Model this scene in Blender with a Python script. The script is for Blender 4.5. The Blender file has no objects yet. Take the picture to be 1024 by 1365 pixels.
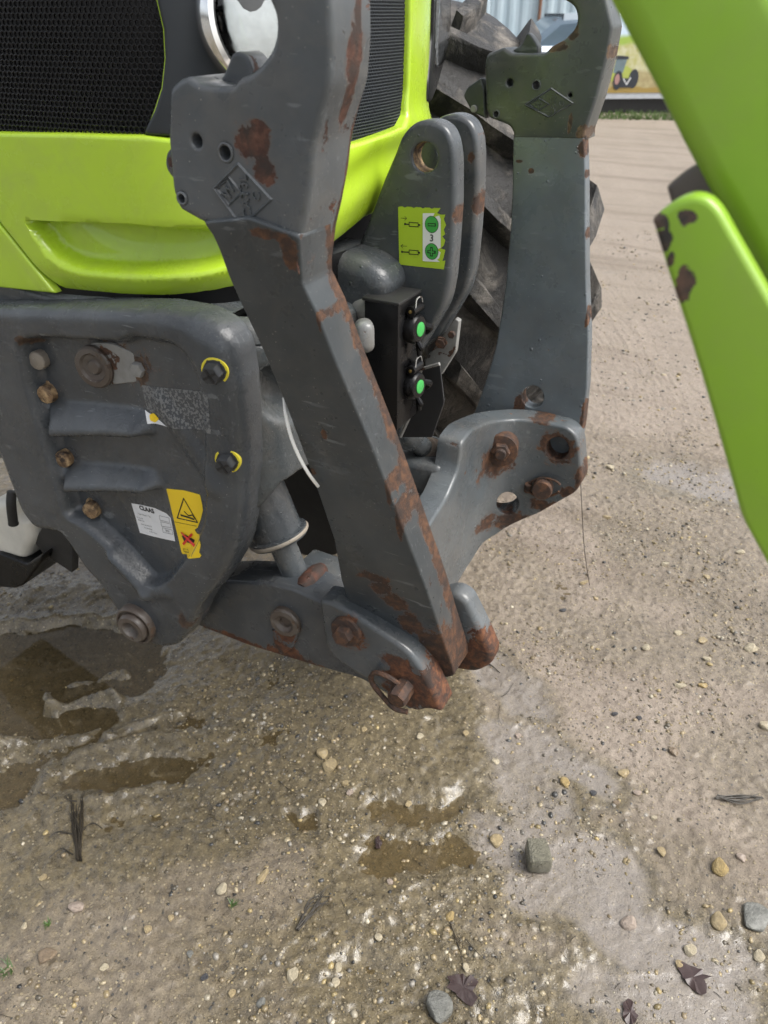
import bpy, bmesh, math, random
import numpy as np
from mathutils import Vector, Matrix
from mathutils.geometry import delaunay_2d_cdt
random.seed(7); np.random.seed(7)
sc = bpy.context.scene
C = sc.collection
R = math.radians

# ------------------------------------------------------------------ camera
# world frame = tractor frame: X forward, Y towards the tractor's left (far) side, Z up
AL, TH = R(28.0), R(33.0)
FPX, CU, CV = 1026.0, 512.0, 682.5
CAM = Vector((0.0, -1.229, 1.5))
cam_d = bpy.data.cameras.new('camera'); cam = bpy.data.objects.new('camera', cam_d); C.objects.link(cam)
cam.location = CAM; cam.rotation_euler = (math.pi/2 - TH, 0, AL)
cam_d.sensor_fit = 'VERTICAL'; cam_d.sensor_height = 34.6; cam_d.lens = 34.6*FPX/1365.0
cam_d.clip_start = 0.02; cam_d.clip_end = 3000
cam_d.dof.use_dof = True; cam_d.dof.focus_distance = 1.35; cam_d.dof.aperture_fstop = 6.0
sc.camera = cam

# ------------------------------------------------------------------ sky, sun, exposure (bright overcast)
SUN_EL, SUN_AZ = R(55), R(80)
w = bpy.data.worlds.new('World'); sc.world = w; w.use_nodes = True
nt = w.node_tree; nt.nodes.clear()
sky = nt.nodes.new('ShaderNodeTexSky'); sky.sky_type = 'NISHITA'; sky.sun_disc = False
sky.sun_elevation = SUN_EL; sky.sun_rotation = SUN_AZ
sky.air_density = 1.0; sky.dust_density = 4.0; sky.ozone_density = 1.0
hs = nt.nodes.new('ShaderNodeHueSaturation'); hs.inputs['Saturation'].default_value = 0.30
bg = nt.nodes.new('ShaderNodeBackground'); bg.inputs['Strength'].default_value = 0.125
wo = nt.nodes.new('ShaderNodeOutputWorld')
nt.links.new(sky.outputs[0], hs.inputs['Color']); nt.links.new(hs.outputs[0], bg.inputs[0]); nt.links.new(bg.outputs[0], wo.inputs[0])
sd = bpy.data.lights.new('sun', 'SUN'); sd.energy = 1.5; sd.angle = R(35); sd.color = (1.0, 0.97, 0.92)
sun = bpy.data.objects.new('sun', sd); C.objects.link(sun)
sdir = Vector((math.sin(SUN_AZ)*math.cos(SUN_EL), math.cos(SUN_AZ)*math.cos(SUN_EL), math.sin(SUN_EL)))
sun.rotation_euler = sdir.to_track_quat('Z', 'Y').to_euler(); sun.location = sdir*20
sc.view_settings.view_transform = 'Standard'; sc.view_settings.look = 'None'
sc.view_settings.exposure = 1.02; sc.view_settings.gamma = 1.0; sc.view_settings.use_curve_mapping = False
sc.cycles.max_bounces = 5; sc.cycles.diffuse_bounces = 3; sc.cycles.glossy_bounces = 3; sc.cycles.transmission_bounces = 4; sc.cycles.transparent_max_bounces = 8
sc.cycles.sample_clamp_indirect = 6.0; sc.cycles.use_adaptive_sampling = True; sc.cycles.adaptive_threshold = .02; sc.cycles.adaptive_min_samples = 16

# ------------------------------------------------------------------ geometry helpers
RV = Vector((math.cos(AL), math.sin(AL), 0)); FH = Vector((-math.sin(AL), math.cos(AL), 0)); UZ = Vector((0, 0, 1))
def ray(u, v):
    x = (u-CU)/FPX; y = (CV-v)/FPX
    return RV*x + FH*(math.cos(TH)+y*math.sin(TH)) + UZ*(-math.sin(TH)+y*math.cos(TH))
def atY(u, v, Y): d = ray(u, v); return CAM + d*((Y-CAM.y)/d.y)
def atX(u, v, X): d = ray(u, v); return CAM + d*((X-CAM.x)/d.x)
def atZ(u, v, Z=0.0): d = ray(u, v); return CAM + d*((Z-CAM.z)/d.z)

class Pl:                                   # a flat plane with 2D axes; n points to the viewer's side
    def __init__(s, o, e1, e2):
        s.o, s.e1, s.e2 = Vector(o), Vector(e1).normalized(), Vector(e2).normalized()
        n = s.e1.cross(s.e2)
        s.n = n if (CAM-s.o).dot(n) > 0 else -n
    def hit(s, u, v):
        d = ray(u, v); t = (s.o-CAM).dot(s.n)/d.dot(s.n); p = CAM+d*t-s.o
        return (p.dot(s.e1), p.dot(s.e2))
    def P(s, A, h):
        A = np.asarray(A); o = np.array(s.o)
        return o + A[:, :1]*np.array(s.e1) + A[:, 1:2]*np.array(s.e2) + np.asarray(h)[:, None]*np.array(s.n)
    def at(s, u, v, h=0.0):
        a, b = s.hit(u, v); return s.o + s.e1*a + s.e2*b + s.n*h
def YP(y): return Pl((0, y, 0), (1, 0, 0), (0, 0, 1))
def XP(x): return Pl((x, 0, 0), (0, 1, 0), (0, 0, 1))
def ZP(z): return Pl((0, 0, z), (1, 0, 0), (0, 1, 0))

def project(p):
    d = Vector(p)-CAM; x = d.dot(RV); f = d.dot(FH); z = d.z
    dep = f*math.cos(TH)-z*math.sin(TH); up = f*math.sin(TH)+z*math.cos(TH)
    return CU+FPX*x/dep, CV-FPX*up/dep
class Relief:                               # a plane carrying relief: hit() finds the surface point seen at a pixel
    def __init__(s, pl, hf, lo, hi, st=.004):
        s.pl, s.hf, s.P, s.n, s.lo, s.st = pl, hf, pl.P, pl.n, lo, st
        gx = np.arange(lo[0], hi[0], st); gz = np.arange(lo[1], hi[1], st); X_, Z_ = np.meshgrid(gx, gz, indexing='ij'); s.g = hf(np.stack([X_.ravel(), Z_.ravel()], 1)).reshape(X_.shape)
    def quick(s, q):
        x, y = (q[0]-s.lo[0])/s.st, (q[1]-s.lo[1])/s.st; i = int(min(max(x, 0), s.g.shape[0]-2)); j = int(min(max(y, 0), s.g.shape[1]-2)); f, g = x-i, y-j; G = s.g
        return (G[i, j]*(1-f)+G[i+1, j]*f)*(1-g)+(G[i, j+1]*(1-f)+G[i+1, j+1]*f)*g
    def hit(s, u, v):
        a, b = u, v
        for _ in range(6):
            q = s.pl.hit(a, b); p = s.pl.P([q], [s.quick(q)])[0]; pu, pv = project(p); a += (u-pu)*.8; b += (v-pv)*.8
        return s.pl.hit(a, b)
    def at(s, u, v, h=0.0): q = s.hit(u, v); return Vector(s.P([q], s.hf(np.array([q]))+h)[0])
class Prof:                                 # an upright curved skin: plan curve (arc length s) x height z
    def __init__(s, pts, sub=14):
        p = [np.array(q, float) for q in pts]; p = [2*p[0]-p[1]] + p + [2*p[-1]-p[-2]]
        out = []
        for i in range(1, len(p)-2):
            for k in range(sub):
                t = k/sub
                out.append(0.5*((2*p[i])+(-p[i-1]+p[i+1])*t+(2*p[i-1]-5*p[i]+4*p[i+1]-p[i+2])*t*t+(-p[i-1]+3*p[i]-3*p[i+1]+p[i+2])*t**3))
        out.append(p[-2]); s.q = np.array(out)
        d = np.diff(s.q, axis=0); s.s = np.concatenate([[0], np.cumsum(np.hypot(d[:, 0], d[:, 1]))])
        g = np.gradient(s.q, axis=0); g /= np.linalg.norm(g, axis=1)[:, None]
        s.nn = np.stack([g[:, 1], -g[:, 0]], 1)      # outward for a curve walked near-rear -> front -> far-rear
    def hit(s, u, v):
        d = ray(u, v); best = None
        for i in range(len(s.q)-1):
            a, b = s.q[i], s.q[i+1]; e = b-a
            den = d.x*e[1]-d.y*e[0]
            if abs(den) < 1e-9: continue
            wx, wy = a[0]-CAM.x, a[1]-CAM.y
            t = (wx*e[1]-wy*e[0])/den; k = (wx*d.y-wy*d.x)/den
            if t > 0 and -1e-6 <= k <= 1+1e-6 and (best is None or t < best[0]):
                best = (t, s.s[i]+k*(s.s[i+1]-s.s[i]))
        if best is None:                        # beyond the silhouette: nearest passing point
            t = ((s.q-np.array((CAM.x, CAM.y)))@np.array((d.x, d.y)))/(d.x**2+d.y**2)
            c = np.array((CAM.x, CAM.y))+t[:, None]*np.array((d.x, d.y)); i = int(np.argmin(np.linalg.norm(c-s.q, axis=1)))
            best = (t[i], s.s[i])
        return (best[1], CAM.z+d.z*best[0])
    def P(s, A, h):
        A = np.asarray(A); h = np.asarray(h)
        x = np.interp(A[:, 0], s.s, s.q[:, 0]); y = np.interp(A[:, 0], s.s, s.q[:, 1])
        nx = np.interp(A[:, 0], s.s, s.nn[:, 0]); ny = np.interp(A[:, 0], s.s, s.nn[:, 1])
        return np.stack([x+nx*h, y+ny*h, A[:, 1]], 1)
    def at(s, u, v, h=0.0): return Vector(s.P([s.hit(u, v)], [h])[0])

def fillet(pts, n=5):                       # corners given as (u, v, radius in px) are rounded
    out = []; m = len(pts)
    for i, p in enumerate(pts):
        r = p[2] if len(p) > 2 else 0
        if r <= 0: out.append((p[0], p[1])); continue
        P = np.array(p[:2], float); A = np.array(pts[i-1][:2], float); B = np.array(pts[(i+1) % m][:2], float)
        la, lb = np.linalg.norm(A-P), np.linalg.norm(B-P); t = min(r, la*.48, lb*.48)
        a, b = P+(A-P)/la*t, P+(B-P)/lb*t
        for k in range(n+1):
            q = k/n; out.append(tuple((1-q)**2*a+2*q*(1-q)*P+q*q*b))
    return out
def smooth_loop(pts, n=6):                  # closed Catmull-Rom
    p = [np.array(q[:2], float) for q in pts]; m = len(p); out = []
    for i in range(m):
        a, b, c, d = p[i-1], p[i], p[(i+1) % m], p[(i+2) % m]
        for k in range(n):
            t = k/n; out.append(tuple(0.5*((2*b)+(-a+c)*t+(2*a-5*b+4*c-d)*t*t+(-a+3*b-3*c+d)*t**3)))
    return out
def resample(loop, res):
    out = []; m = len(loop)
    for i in range(m):
        a, b = np.array(loop[i]), np.array(loop[(i+1) % m]); L = np.linalg.norm(b-a)
        if L < 1e-7: continue
        k = max(1, int(round(L/res)))
        for j in range(k): out.append(a+(b-a)*j/k)
    return np.array(out)
def sdf(A, loop):                           # signed distance, positive inside
    A = np.asarray(A, float); L = np.asarray(loop, float); B = np.roll(L, -1, 0)
    d2 = np.full(len(A), 1e9); ins = np.zeros(len(A), bool); ax, ay = A[:, 0].copy(), A[:, 1].copy()
    for a, b in zip(L, B):
        ex, ey = b-a; ll = ex*ex+ey*ey
        if ll < 1e-14: continue
        wx_ = ax-a[0]; wy_ = ay-a[1]; t = (wx_*ex+wy_*ey)/ll; np.maximum(t, 0, out=t); np.minimum(t, 1, out=t)
        qx = wx_-t*ex; qy = wy_-t*ey; np.minimum(d2, qx*qx+qy*qy, out=d2)
        if abs(ey) > 1e-12: ins ^= ((a[1] > ay) != (b[1] > ay)) & (wx_ < wy_*(ex/ey))
    return np.where(ins, 1, -1)*np.sqrt(d2)
def sstep(x, a, b): t = np.clip((x-a)/(b-a), 0, 1); return t*t*(3-2*t)
def seglen(A, a, b):                        # distance to a segment
    A = np.asarray(A); a, b = np.array(a), np.array(b); e = b-a; t = np.clip(((A-a)@e)/(e@e), 0, 1)
    r = A-a-t[:, None]*e; return np.sqrt((r*r).sum(1))

def mesh_obj(name, V, Fc, mat=None, parent=None, smooth=True, sharp=38):
    me = bpy.data.meshes.new(name); me.from_pydata([tuple(map(float, v)) for v in V], [], [tuple(map(int, f)) for f in Fc])
    me.validate(); 
    bm = bmesh.new(); bm.from_mesh(me); bmesh.ops.recalc_face_normals(bm, faces=bm.faces); bm.to_mesh(me); bm.free()
    if smooth:
        me.shade_smooth(); me.set_sharp_from_angle(angle=R(sharp))
    return link(name, me, mat, parent)
def link(name, me, mat=None, parent=None, mw=None):
    o = bpy.data.objects.new(name, me); C.objects.link(o)
    if mat is not None and me is not None and len(me.materials) == 0: me.materials.append(mat)
    if mw is not None: o.matrix_basis = mw
    if parent is not None:
        o.parent = parent
        if parent.type == 'EMPTY': o.location = o.location - parent.location
    return o
def thing(name, label, cat, loc, group=None):
    o = bpy.data.objects.new(name, None); C.objects.link(o); o.location = loc; o.empty_display_size = .1
    o['label'] = label; o['category'] = cat
    if group: o['group'] = group
    return o
def tag(o, label, cat, group=None):
    o['label'] = label; o['category'] = cat
    if group: o['group'] = group
    return o

def plate(name, dom, outline, thick, mat, parent, bev=.004, holes=(), res=None, hf=None, tdir=None, raw=False, back=True, sharp=38, curve=False, hole_px=(), lines=()):
    """A solid of any traced outline on a plane or curved skin: rounded front edge, real holes, thickness, optional relief hf."""
    if not raw:
        loop = smooth_loop(outline) if curve else fillet(outline)
        loop = [dom.hit(u, v) for u, v in loop]
    else: loop = list(outline)
    hl = []
    for h in holes:
        if raw: a, b = h[0], h[1]
        else: a, b = dom.hit(h[0], h[1])
        n = 28; hl.append([(a+h[2]*math.cos(2*math.pi*k/n), b+h[2]*math.sin(2*math.pi*k/n)) for k in range(n)])
    for h in hole_px: hl.append([dom.hit(u, v) for u, v in fillet(h)])
    L = np.array(loop); size = max(np.ptp(L[:, 0]), np.ptp(L[:, 1]))
    res = res or size/14
    br = res if hf is not None else max(res*.35, .004)
    if bev > 0: br = min(br, max(.003, bev*1.5))
    B = [resample(loop, br)] + [resample(h, br*.8) for h in hl]
    pts = []; edges = []
    for b in B:
        k = len(pts); pts += [tuple(q) for q in b]; edges += [(k+i, k+(i+1) % len(b)) for i in range(len(b))]
    for b in lines:                          # feature lines the mesh must follow
        b = resample(b, br); k = len(pts); pts += [tuple(q) for q in b]; edges += [(k+i, k+(i+1) % len(b)) for i in range(len(b))]
    inner = []
    if bev > 0:
        for b in B:
            t = np.roll(b, -1, 0)-np.roll(b, 1, 0); t /= (np.linalg.norm(t, axis=1)[:, None]+1e-12)
            nrm = np.stack([-t[:, 1], t[:, 0]], 1)
            for f in (.12, .4, .75, 1.0):
                for sg in (1, -1): inner.append((b+nrm*sg*f*bev, f*bev))
    x0, y0 = L.min(0); x1, y1 = L.max(0)
    gx = np.arange(x0+res/2, x1, res); gy = np.arange(y0+res/2, y1, res*.87)
    G = np.array([(a+(res/2 if j % 2 else 0), b) for j, b in enumerate(gy) for a in gx]) if len(gx) and len(gy) else np.zeros((0, 2))
    def dist(A):
        d = sdf(A, loop)
        for h in hl: d = np.minimum(d, -sdf(A, h))
        return d
    if inner:
        A = np.vstack([a for a, f in inner]); f = np.concatenate([np.full(len(a), f) for a, f in inner])
        pts += [tuple(q) for q in A[dist(A) > f*.93]]
    if len(G):
        d = dist(G); pts += [tuple(q) for q in G[d > max(bev*1.2, res*.3)]]
    vo, eo, fo, _, _, _ = delaunay_2d_cdt([Vector(p) for p in pts], edges, [], 0, 1e-7)
    VV = np.array([(v.x, v.y) for v in vo]); FF = np.array([tuple(f) for f in fo])
    cen = VV[FF].mean(1); FF = FF[dist(cen) > 0]
    d = np.maximum(dist(VV), 0)
    h = np.zeros(len(VV))
    if bev > 0:
        def rnd(dd, r): q = np.clip(r-np.maximum(dd, 0), 0, r); return -(r-np.sqrt(np.maximum(r*r-q*q, 0)))
        h = rnd(sdf(VV, loop), bev)
        for hh_ in hl: h = h+rnd(-sdf(VV, hh_), min(bev, .0025))
    if hf is not None: h = h + hf(VV)
    front = dom.P(VV, h)
    if thick <= 0 or not back and thick <= 0: return mesh_obj(name, front, FF, mat, parent, sharp=sharp)
    if tdir is None: bk = dom.P(VV, np.full(len(VV), -thick) if hf is None else h*0-thick)
    else: bk = dom.P(VV, h*0)+np.array(tdir)*thick
    cnt = {}
    for f in FF:
        for a, b in ((f[0], f[1]), (f[1], f[2]), (f[2], f[0])): cnt[(min(a, b), max(a, b))] = cnt.get((min(a, b), max(a, b)), 0)+1
    n = len(VV); faces = [tuple(f) for f in FF] + ([(f[0]+n, f[2]+n, f[1]+n) for f in FF] if back else [])
    faces += [(a, b, b+n, a+n) for (a, b), c in cnt.items() if c == 1]
    return mesh_obj(name, np.vstack([front, bk]), faces, mat, parent, sharp=sharp)

def frame(axis, up=(0, 0, 1)):
    z = Vector(axis).normalized(); x = Vector(up).cross(z)
    if x.length < 1e-4: x = Vector((1, 0, 0)).cross(z)
    x.normalize(); y = z.cross(x); return Matrix((x, y, z)).transposed()
def lathe_mesh(name, prof, seg=32, star=None, caps=True):
    V, Fc = [], []
    for i, (r, h) in enumerate(prof):
        for k in range(seg):
            a = 2*math.pi*k/seg; rr = r*(star(a, i) if star else 1)
            V.append((rr*math.cos(a), rr*math.sin(a), h))
    for i in range(len(prof)-1):
        for k in range(seg): Fc.append((i*seg+k, i*seg+(k+1) % seg, (i+1)*seg+(k+1) % seg, (i+1)*seg+k))
    if caps and prof[0][0] > 1e-5: Fc.append(tuple(range(seg))[::-1])
    if caps and prof[-1][0] > 1e-5: Fc.append(tuple((len(prof)-1)*seg+k for k in range(seg)))
    me = bpy.data.meshes.new(name); me.from_pydata(V, [], Fc); me.validate()
    bm = bmesh.new(); bm.from_mesh(me); bmesh.ops.remove_doubles(bm, verts=bm.verts, dist=1e-6); bmesh.ops.recalc_face_normals(bm, faces=bm.faces); bm.to_mesh(me); bm.free()
    me.shade_smooth(); me.set_sharp_from_angle(angle=R(35)); return me
def lathe(name, prof, loc, axis, mat, parent, seg=32, star=None, up=(0, 0, 1), caps=True):
    me = lathe_mesh(name, prof, seg, star, caps); me.transform(Matrix.Translation(Vector(loc)) @ frame(axis, up).to_4x4())
    return link(name, me, mat, parent)
def tube(name, path, rad, mat, parent, seg=10, caps=True):
    path = [Vector(p) for p in path]; n = len(path); V, Fc = [], []
    rads = rad if isinstance(rad, (list, tuple)) else [rad]*n; up = Vector((.3, .2, .93))
    for i, p in enumerate(path):
        t = (path[min(i+1, n-1)]-path[max(i-1, 0)]).normalized(); x = up.cross(t).normalized(); y = t.cross(x); up = y
        for k in range(seg): a = 2*math.pi*k/seg; V.append(p+(x*math.cos(a)+y*math.sin(a))*rads[i])
    for i in range(n-1):
        for k in range(seg): Fc.append((i*seg+k, i*seg+(k+1) % seg, (i+1)*seg+(k+1) % seg, (i+1)*seg+k))
    if caps: Fc += [tuple(range(seg))[::-1], tuple((n-1)*seg+k for k in range(seg))]
    return mesh_obj(name, V, Fc, mat, parent)
def spline(pts, n=8):
    p = [Vector(q) for q in pts]; p = [2*p[0]-p[1]]+p+[2*p[-1]-p[-2]]; out = []
    for i in range(1, len(p)-2):
        for k in range(n):
            t = k/n; a, b, c, d = p[i-1], p[i], p[i+1], p[i+2]
            out.append(0.5*((2*b)+(-a+c)*t+(2*a-5*b+4*c-d)*t*t+(-a+3*b-3*c+d)*t**3))
    return out+[p[-2]]
def box(name, c, s, mat, parent, bev=.004, rot=None, seg=2):
    bm = bmesh.new(); bmesh.ops.create_cube(bm, size=1)
    bmesh.ops.scale(bm, vec=s, verts=bm.verts)
    if bev > 0: bmesh.ops.bevel(bm, geom=bm.edges[:], offset=bev, segments=seg, affect='EDGES', profile=.5)
    me = bpy.data.meshes.new(name); bm.to_mesh(me); bm.free()
    M = Matrix.Translation(Vector(c)) @ (rot.to_4x4() if rot is not None else Matrix())
    me.transform(M); me.shade_smooth(); me.set_sharp_from_angle(angle=R(40))
    return link(name, me, mat, parent)
def text(name, body, size, dom, a, b, ang, h, mat, parent, ext=.0002, sx=1.0, hf=None, bold=0.0):
    cu = bpy.data.curves.new(name, 'FONT'); cu.body = body; cu.size = size; cu.extrude = ext; cu.align_x = 'CENTER'; cu.align_y = 'CENTER'
    cu.offset = bold; cu.resolution_u = 3
    o = bpy.data.objects.new(name, cu); C.objects.link(o); dg = bpy.context.evaluated_depsgraph_get(); dg.update()
    me = bpy.data.meshes.new_from_object(o.evaluated_get(dg)); bpy.data.objects.remove(o); bpy.data.curves.remove(cu)
    co = np.array([v.co[:] for v in me.vertices]).reshape(-1, 3); ca, sa = math.cos(ang), math.sin(ang)
    x = co[:, 0]*sx; A = np.stack([a+x*ca-co[:, 1]*sa, b+x*sa+co[:, 1]*ca], 1)
    H = h+co[:, 2] + (hf(A) if hf else 0)
    P = dom.P(A, H)
    for v, p in zip(me.vertices, P): v.co = p
    me.materials.clear(); return link(name, me, mat, parent)

# ------------------------------------------------------------------ noise (numpy)
def vnoise(x, y, seed=0):
    xi = np.floor(x).astype(np.int64); yi = np.floor(y).astype(np.int64); xf = x-xi; yf = y-yi
    def hsh(a, b):
        n = (a*374761393+b*668265263+seed*1442695041) & 0xffffffff; n = ((n ^ (n >> 13))*1274126177) & 0xffffffff
        return ((n ^ (n >> 16)) & 0xffff)/65535.0
    u = xf*xf*xf*(xf*(xf*6-15)+10); v = yf*yf*yf*(yf*(yf*6-15)+10)
    return (hsh(xi, yi)*(1-u)+hsh(xi+1, yi)*u)*(1-v)+(hsh(xi, yi+1)*(1-u)+hsh(xi+1, yi+1)*u)*v
def fbm(x, y, o=4, seed=0, g=.5):
    s = 0; a = 1; t = 0
    for k in range(o):
        s = s+a*vnoise(x*2**k+k*17.3, y*2**k-k*9.1, seed+k); t += a; a *= g
    return s/t
# ------------------------------------------------------------------ materials
class NB:
    def __init__(s, name):
        s.m = bpy.data.materials.new(name); s.m.use_nodes = True; s.t = s.m.node_tree; s.t.nodes.clear()
        s.out = s.n('ShaderNodeOutputMaterial')
    def n(s, typ, **kw):
        nd = s.t.nodes.new(typ)
        for k, v in kw.items(): setattr(nd, k, v)
        return nd
    def set(s, sock, v):
        if isinstance(v, bpy.types.NodeSocket): s.t.links.new(v, sock)
        else: sock.default_value = v
    def math(s, op, a, b=0.0, c=None, clamp=False):
        nd = s.n('ShaderNodeMath', operation=op, use_clamp=clamp); s.set(nd.inputs[0], a); s.set(nd.inputs[1], b)
        if c is not None: s.set(nd.inputs[2], c)
        return nd.outputs[0]
    def vec(s, op, a, b=(0, 0, 0), out=0):
        nd = s.n('ShaderNodeVectorMath', operation=op); s.set(nd.inputs[0], a)
        if op == 'SCALE': s.set(nd.inputs[3], b)
        else: s.set(nd.inputs[1], b)
        return nd.outputs[1] if op in ('DOT_PRODUCT', 'LENGTH', 'DISTANCE') else nd.outputs[0]
    def noise(s, co, scale, detail=4, rough=.55, dist=0.0):
        nd = s.n('ShaderNodeTexNoise'); s.set(nd.inputs['Vector'], co); nd.inputs['Scale'].default_value = scale
        nd.inputs['Detail'].default_value = detail; nd.inputs['Roughness'].default_value = rough; nd.inputs['Distortion'].default_value = dist
        return nd.outputs[0]
    def voro(s, co, scale, feature='F1', out='Distance', rnd=1.0):
        nd = s.n('ShaderNodeTexVoronoi', feature=feature); s.set(nd.inputs['Vector'], co); nd.inputs['Scale'].default_value = scale
        nd.inputs['Randomness'].default_value = rnd; return nd.outputs[out]
    def mapr(s, v, a, b, c=0.0, d=1.0):
        nd = s.n('ShaderNodeMapRange'); s.set(nd.inputs[0], v)
        for i, q in enumerate((a, b, c, d)): nd.inputs[1+i].default_value = q
        return nd.outputs[0]
    def mix(s, f, a, b):
        nd = s.n('ShaderNodeMix', data_type='RGBA'); s.set(nd.inputs[0], f)
        for i, q in ((6, a), (7, b)): s.set(nd.inputs[i], q if isinstance(q, bpy.types.NodeSocket) else (*q, 1.0))
        return nd.outputs[2]
    def mixf(s, f, a, b):
        nd = s.n('ShaderNodeMix', data_type='FLOAT'); s.set(nd.inputs[0], f); s.set(nd.inputs[2], a); s.set(nd.inputs[3], b); return nd.outputs[0]
    def bump(s, h, strength=.5, dist=.002, nrm=None):
        nd = s.n('ShaderNodeBump'); s.set(nd.inputs['Height'], h); s.set(nd.inputs['Strength'], strength); nd.inputs['Distance'].default_value = dist
        if nrm is not None: s.set(nd.inputs['Normal'], nrm)
        return nd.outputs[0]
    def bsdf(s, **kw):
        nd = s.n('ShaderNodeBsdfPrincipled')
        for k, v in kw.items():
            k = k.replace('_', ' '); 
            if k == 'Base Color' and not isinstance(v, bpy.types.NodeSocket): v = (*v, 1.0)
            s.set(nd.inputs[k], v)
        s.t.links.new(nd.outputs[0], s.out.inputs[0]); return nd
    def co(s): return s.n('ShaderNodeTexCoord').outputs['Object']

def plain(name, col, rough=.5, metal=0.0, bump=0.0, bscale=200, coat=0.0, var=.15, spec=.5):
    b = NB(name); co = b.co(); nz = b.noise(co, 9, 5, .6)
    f = b.mapr(nz, .25, .75, 1-var, 1+var)
    c = b.vec('SCALE', b.mix(0.0, col, col), f)
    rg = b.mapr(b.noise(co, 24, 5, .65), .3, .7, max(rough-.08, .02), min(rough+.1, 1))
    kw = dict(Base_Color=c, Roughness=rg, Metallic=metal, Coat_Weight=coat, Specular_IOR_Level=spec)
    if bump: kw['Normal'] = b.bump(b.noise(co, bscale, 4, .6), bump, .002)
    b.bsdf(**kw); return b.m

def paint(name, col, rust=(), rough=.36, drops=False, chips=.70, tex=.12, amp=1.1, dust=.25, nscale=34, rustcol=((.052, .030, .022), (.165, .078, .038)), dark=0.0, scratch=True, dirt=(.14, .13, .115), bmp=.75, edge=0.0):
    """Wet anthracite paint with chips and rust where the steel has worn. rust: ('s', centre, radii) or ('h', point, normal, softness)."""
    b = NB(name); co = b.co()
    n1 = b.noise(co, nscale, 4, .65, .5); n2 = b.noise(co, nscale*5.3, 3, .6)
    wob = b.math('ADD', b.math('MULTIPLY', b.math('SUBTRACT', n1, .5), amp*2.0), b.math('MULTIPLY', b.math('SUBTRACT', n2, .5), amp*.75))
    d = None
    for r in rust:
        if r[0] == 's':
            k = b.vec('LENGTH', b.vec('MULTIPLY', b.vec('SUBTRACT', co, tuple(r[1])), tuple(1/max(q, 1e-4) for q in r[2])))
        else:
            nn = Vector(r[2]).normalized(); k = b.math('SUBTRACT', 1.0, b.math('DIVIDE', b.vec('DOT_PRODUCT', b.vec('SUBTRACT', co, tuple(r[1])), tuple(nn)), r[3]))
        d = k if d is None else b.math('MINIMUM', d, k)
    chip = b.mapr(b.noise(co, 21, 5, .62, .3), chips, chips+.012)
    if edge > 0:                             # paint knocked off along exposed edges
        pt = b.n('ShaderNodeNewGeometry').outputs['Pointiness']
        ew = b.math('ADD', b.mapr(pt, .515, .60, 0, .5), b.mapr(b.noise(co, 26, 5, .68, .4), .35, .75, 0, .75))
        chip = b.math('MAXIMUM', chip, b.mapr(ew, 1.02-edge, 1.05-edge))
    if d is None: mask = chip
    else: mask = b.math('MAXIMUM', b.mapr(b.math('ADD', d, wob), 1.03, .97), chip, clamp=True)
    rim = b.mapr(b.math('ADD', d, wob), 1.22, 1.0) if d is not None else chip
    # paint: slight mottling, dried splash film, fine scratches
    c0 = b.vec('SCALE', b.mix(0.0, col, col), b.mapr(b.noise(co, 6, 4, .65), .25, .75, .66, 1.38))
    film = b.math('MULTIPLY', b.mapr(b.noise(co, 13, 5, .7, .6), .44, .74), dust*1.5)
    c1 = b.mix(film, c0, dirt)
    spk = b.math('MULTIPLY', b.mapr(b.voro(co, 120), .13, .07), b.mapr(b.noise(co, 17, 2), .47, .6))
    c1 = b.mix(b.math('MULTIPLY', spk, .5), c1, (.42, .40, .36))
    if scratch:
        mp = b.n('ShaderNodeMapping'); b.set(mp.inputs[0], co); mp.inputs['Rotation'].default_value = (.3, .7, .5); mp.inputs['Scale'].default_value = (14, 230, 60)
        sc_ = b.math('MULTIPLY', b.mapr(b.noise(mp.outputs[0], 1.0, 3, .5), .655, .69), b.mapr(b.noise(co, 7, 3), .42, .60))
        mp2 = b.n('ShaderNodeMapping'); b.set(mp2.inputs[0], co); mp2.inputs['Rotation'].default_value = (.2, -.9, .3); mp2.inputs['Scale'].default_value = (20, 60, 190)
        sc_ = b.math('MAXIMUM', sc_, b.math('MULTIPLY', b.mapr(b.noise(mp2.outputs[0], 1.0, 3, .5), .67, .70), b.mapr(b.noise(co, 9, 3), .48, .62)))
        c1 = b.mix(b.math('MULTIPLY', sc_, .26), c1, (.30, .32, .33))
    rc = b.mix(b.mapr(b.noise(co, 75, 5, .72), .42, .70), rustcol[0], rustcol[1])
    rc = b.mix(b.mapr(n1, .46, .62), rc, (.040, .027, .022))
    c2 = b.mix(mask, b.mix(b.math('MULTIPLY', rim, .35), c1, (.14, .075, .045)), rc)
    rg = b.mixf(mask, b.mapr(b.noise(co, 11, 4, .7), .3, .7, rough-.16, rough+.10), .72)
    h = b.math('ADD', b.math('MULTIPLY', mask, -1.0), b.math('MULTIPLY', b.noise(co, 260, 3, .6), tex))
    h = b.math('ADD', h, b.math('MULTIPLY', b.math('MULTIPLY', mask, b.noise(co, 140, 5, .7)), 1.1))
    nrm = b.bump(h, bmp, .0016)
    if drops:
        vd = b.n('ShaderNodeTexVoronoi', feature='F1'); b.set(vd.inputs['Vector'], co); vd.inputs['Scale'].default_value = 58; dv = vd.outputs['Distance']
        sp_ = b.n('ShaderNodeSeparateColor'); b.t.links.new(vd.outputs['Color'], sp_.inputs[0]); dm = b.mapr(sp_.outputs[0], .66, 1.0, .0, .24)
        dh = b.math('SQRT', b.math('MAXIMUM', b.math('SUBTRACT', b.math('MULTIPLY', dm, dm), b.math('MULTIPLY', dv, dv)), 0.0))
        nrm = b.bump(dh, .8, .010, nrm)
        on = b.math('GREATER_THAN', dh, .01); rg = b.mixf(on, rg, .06)
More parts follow.
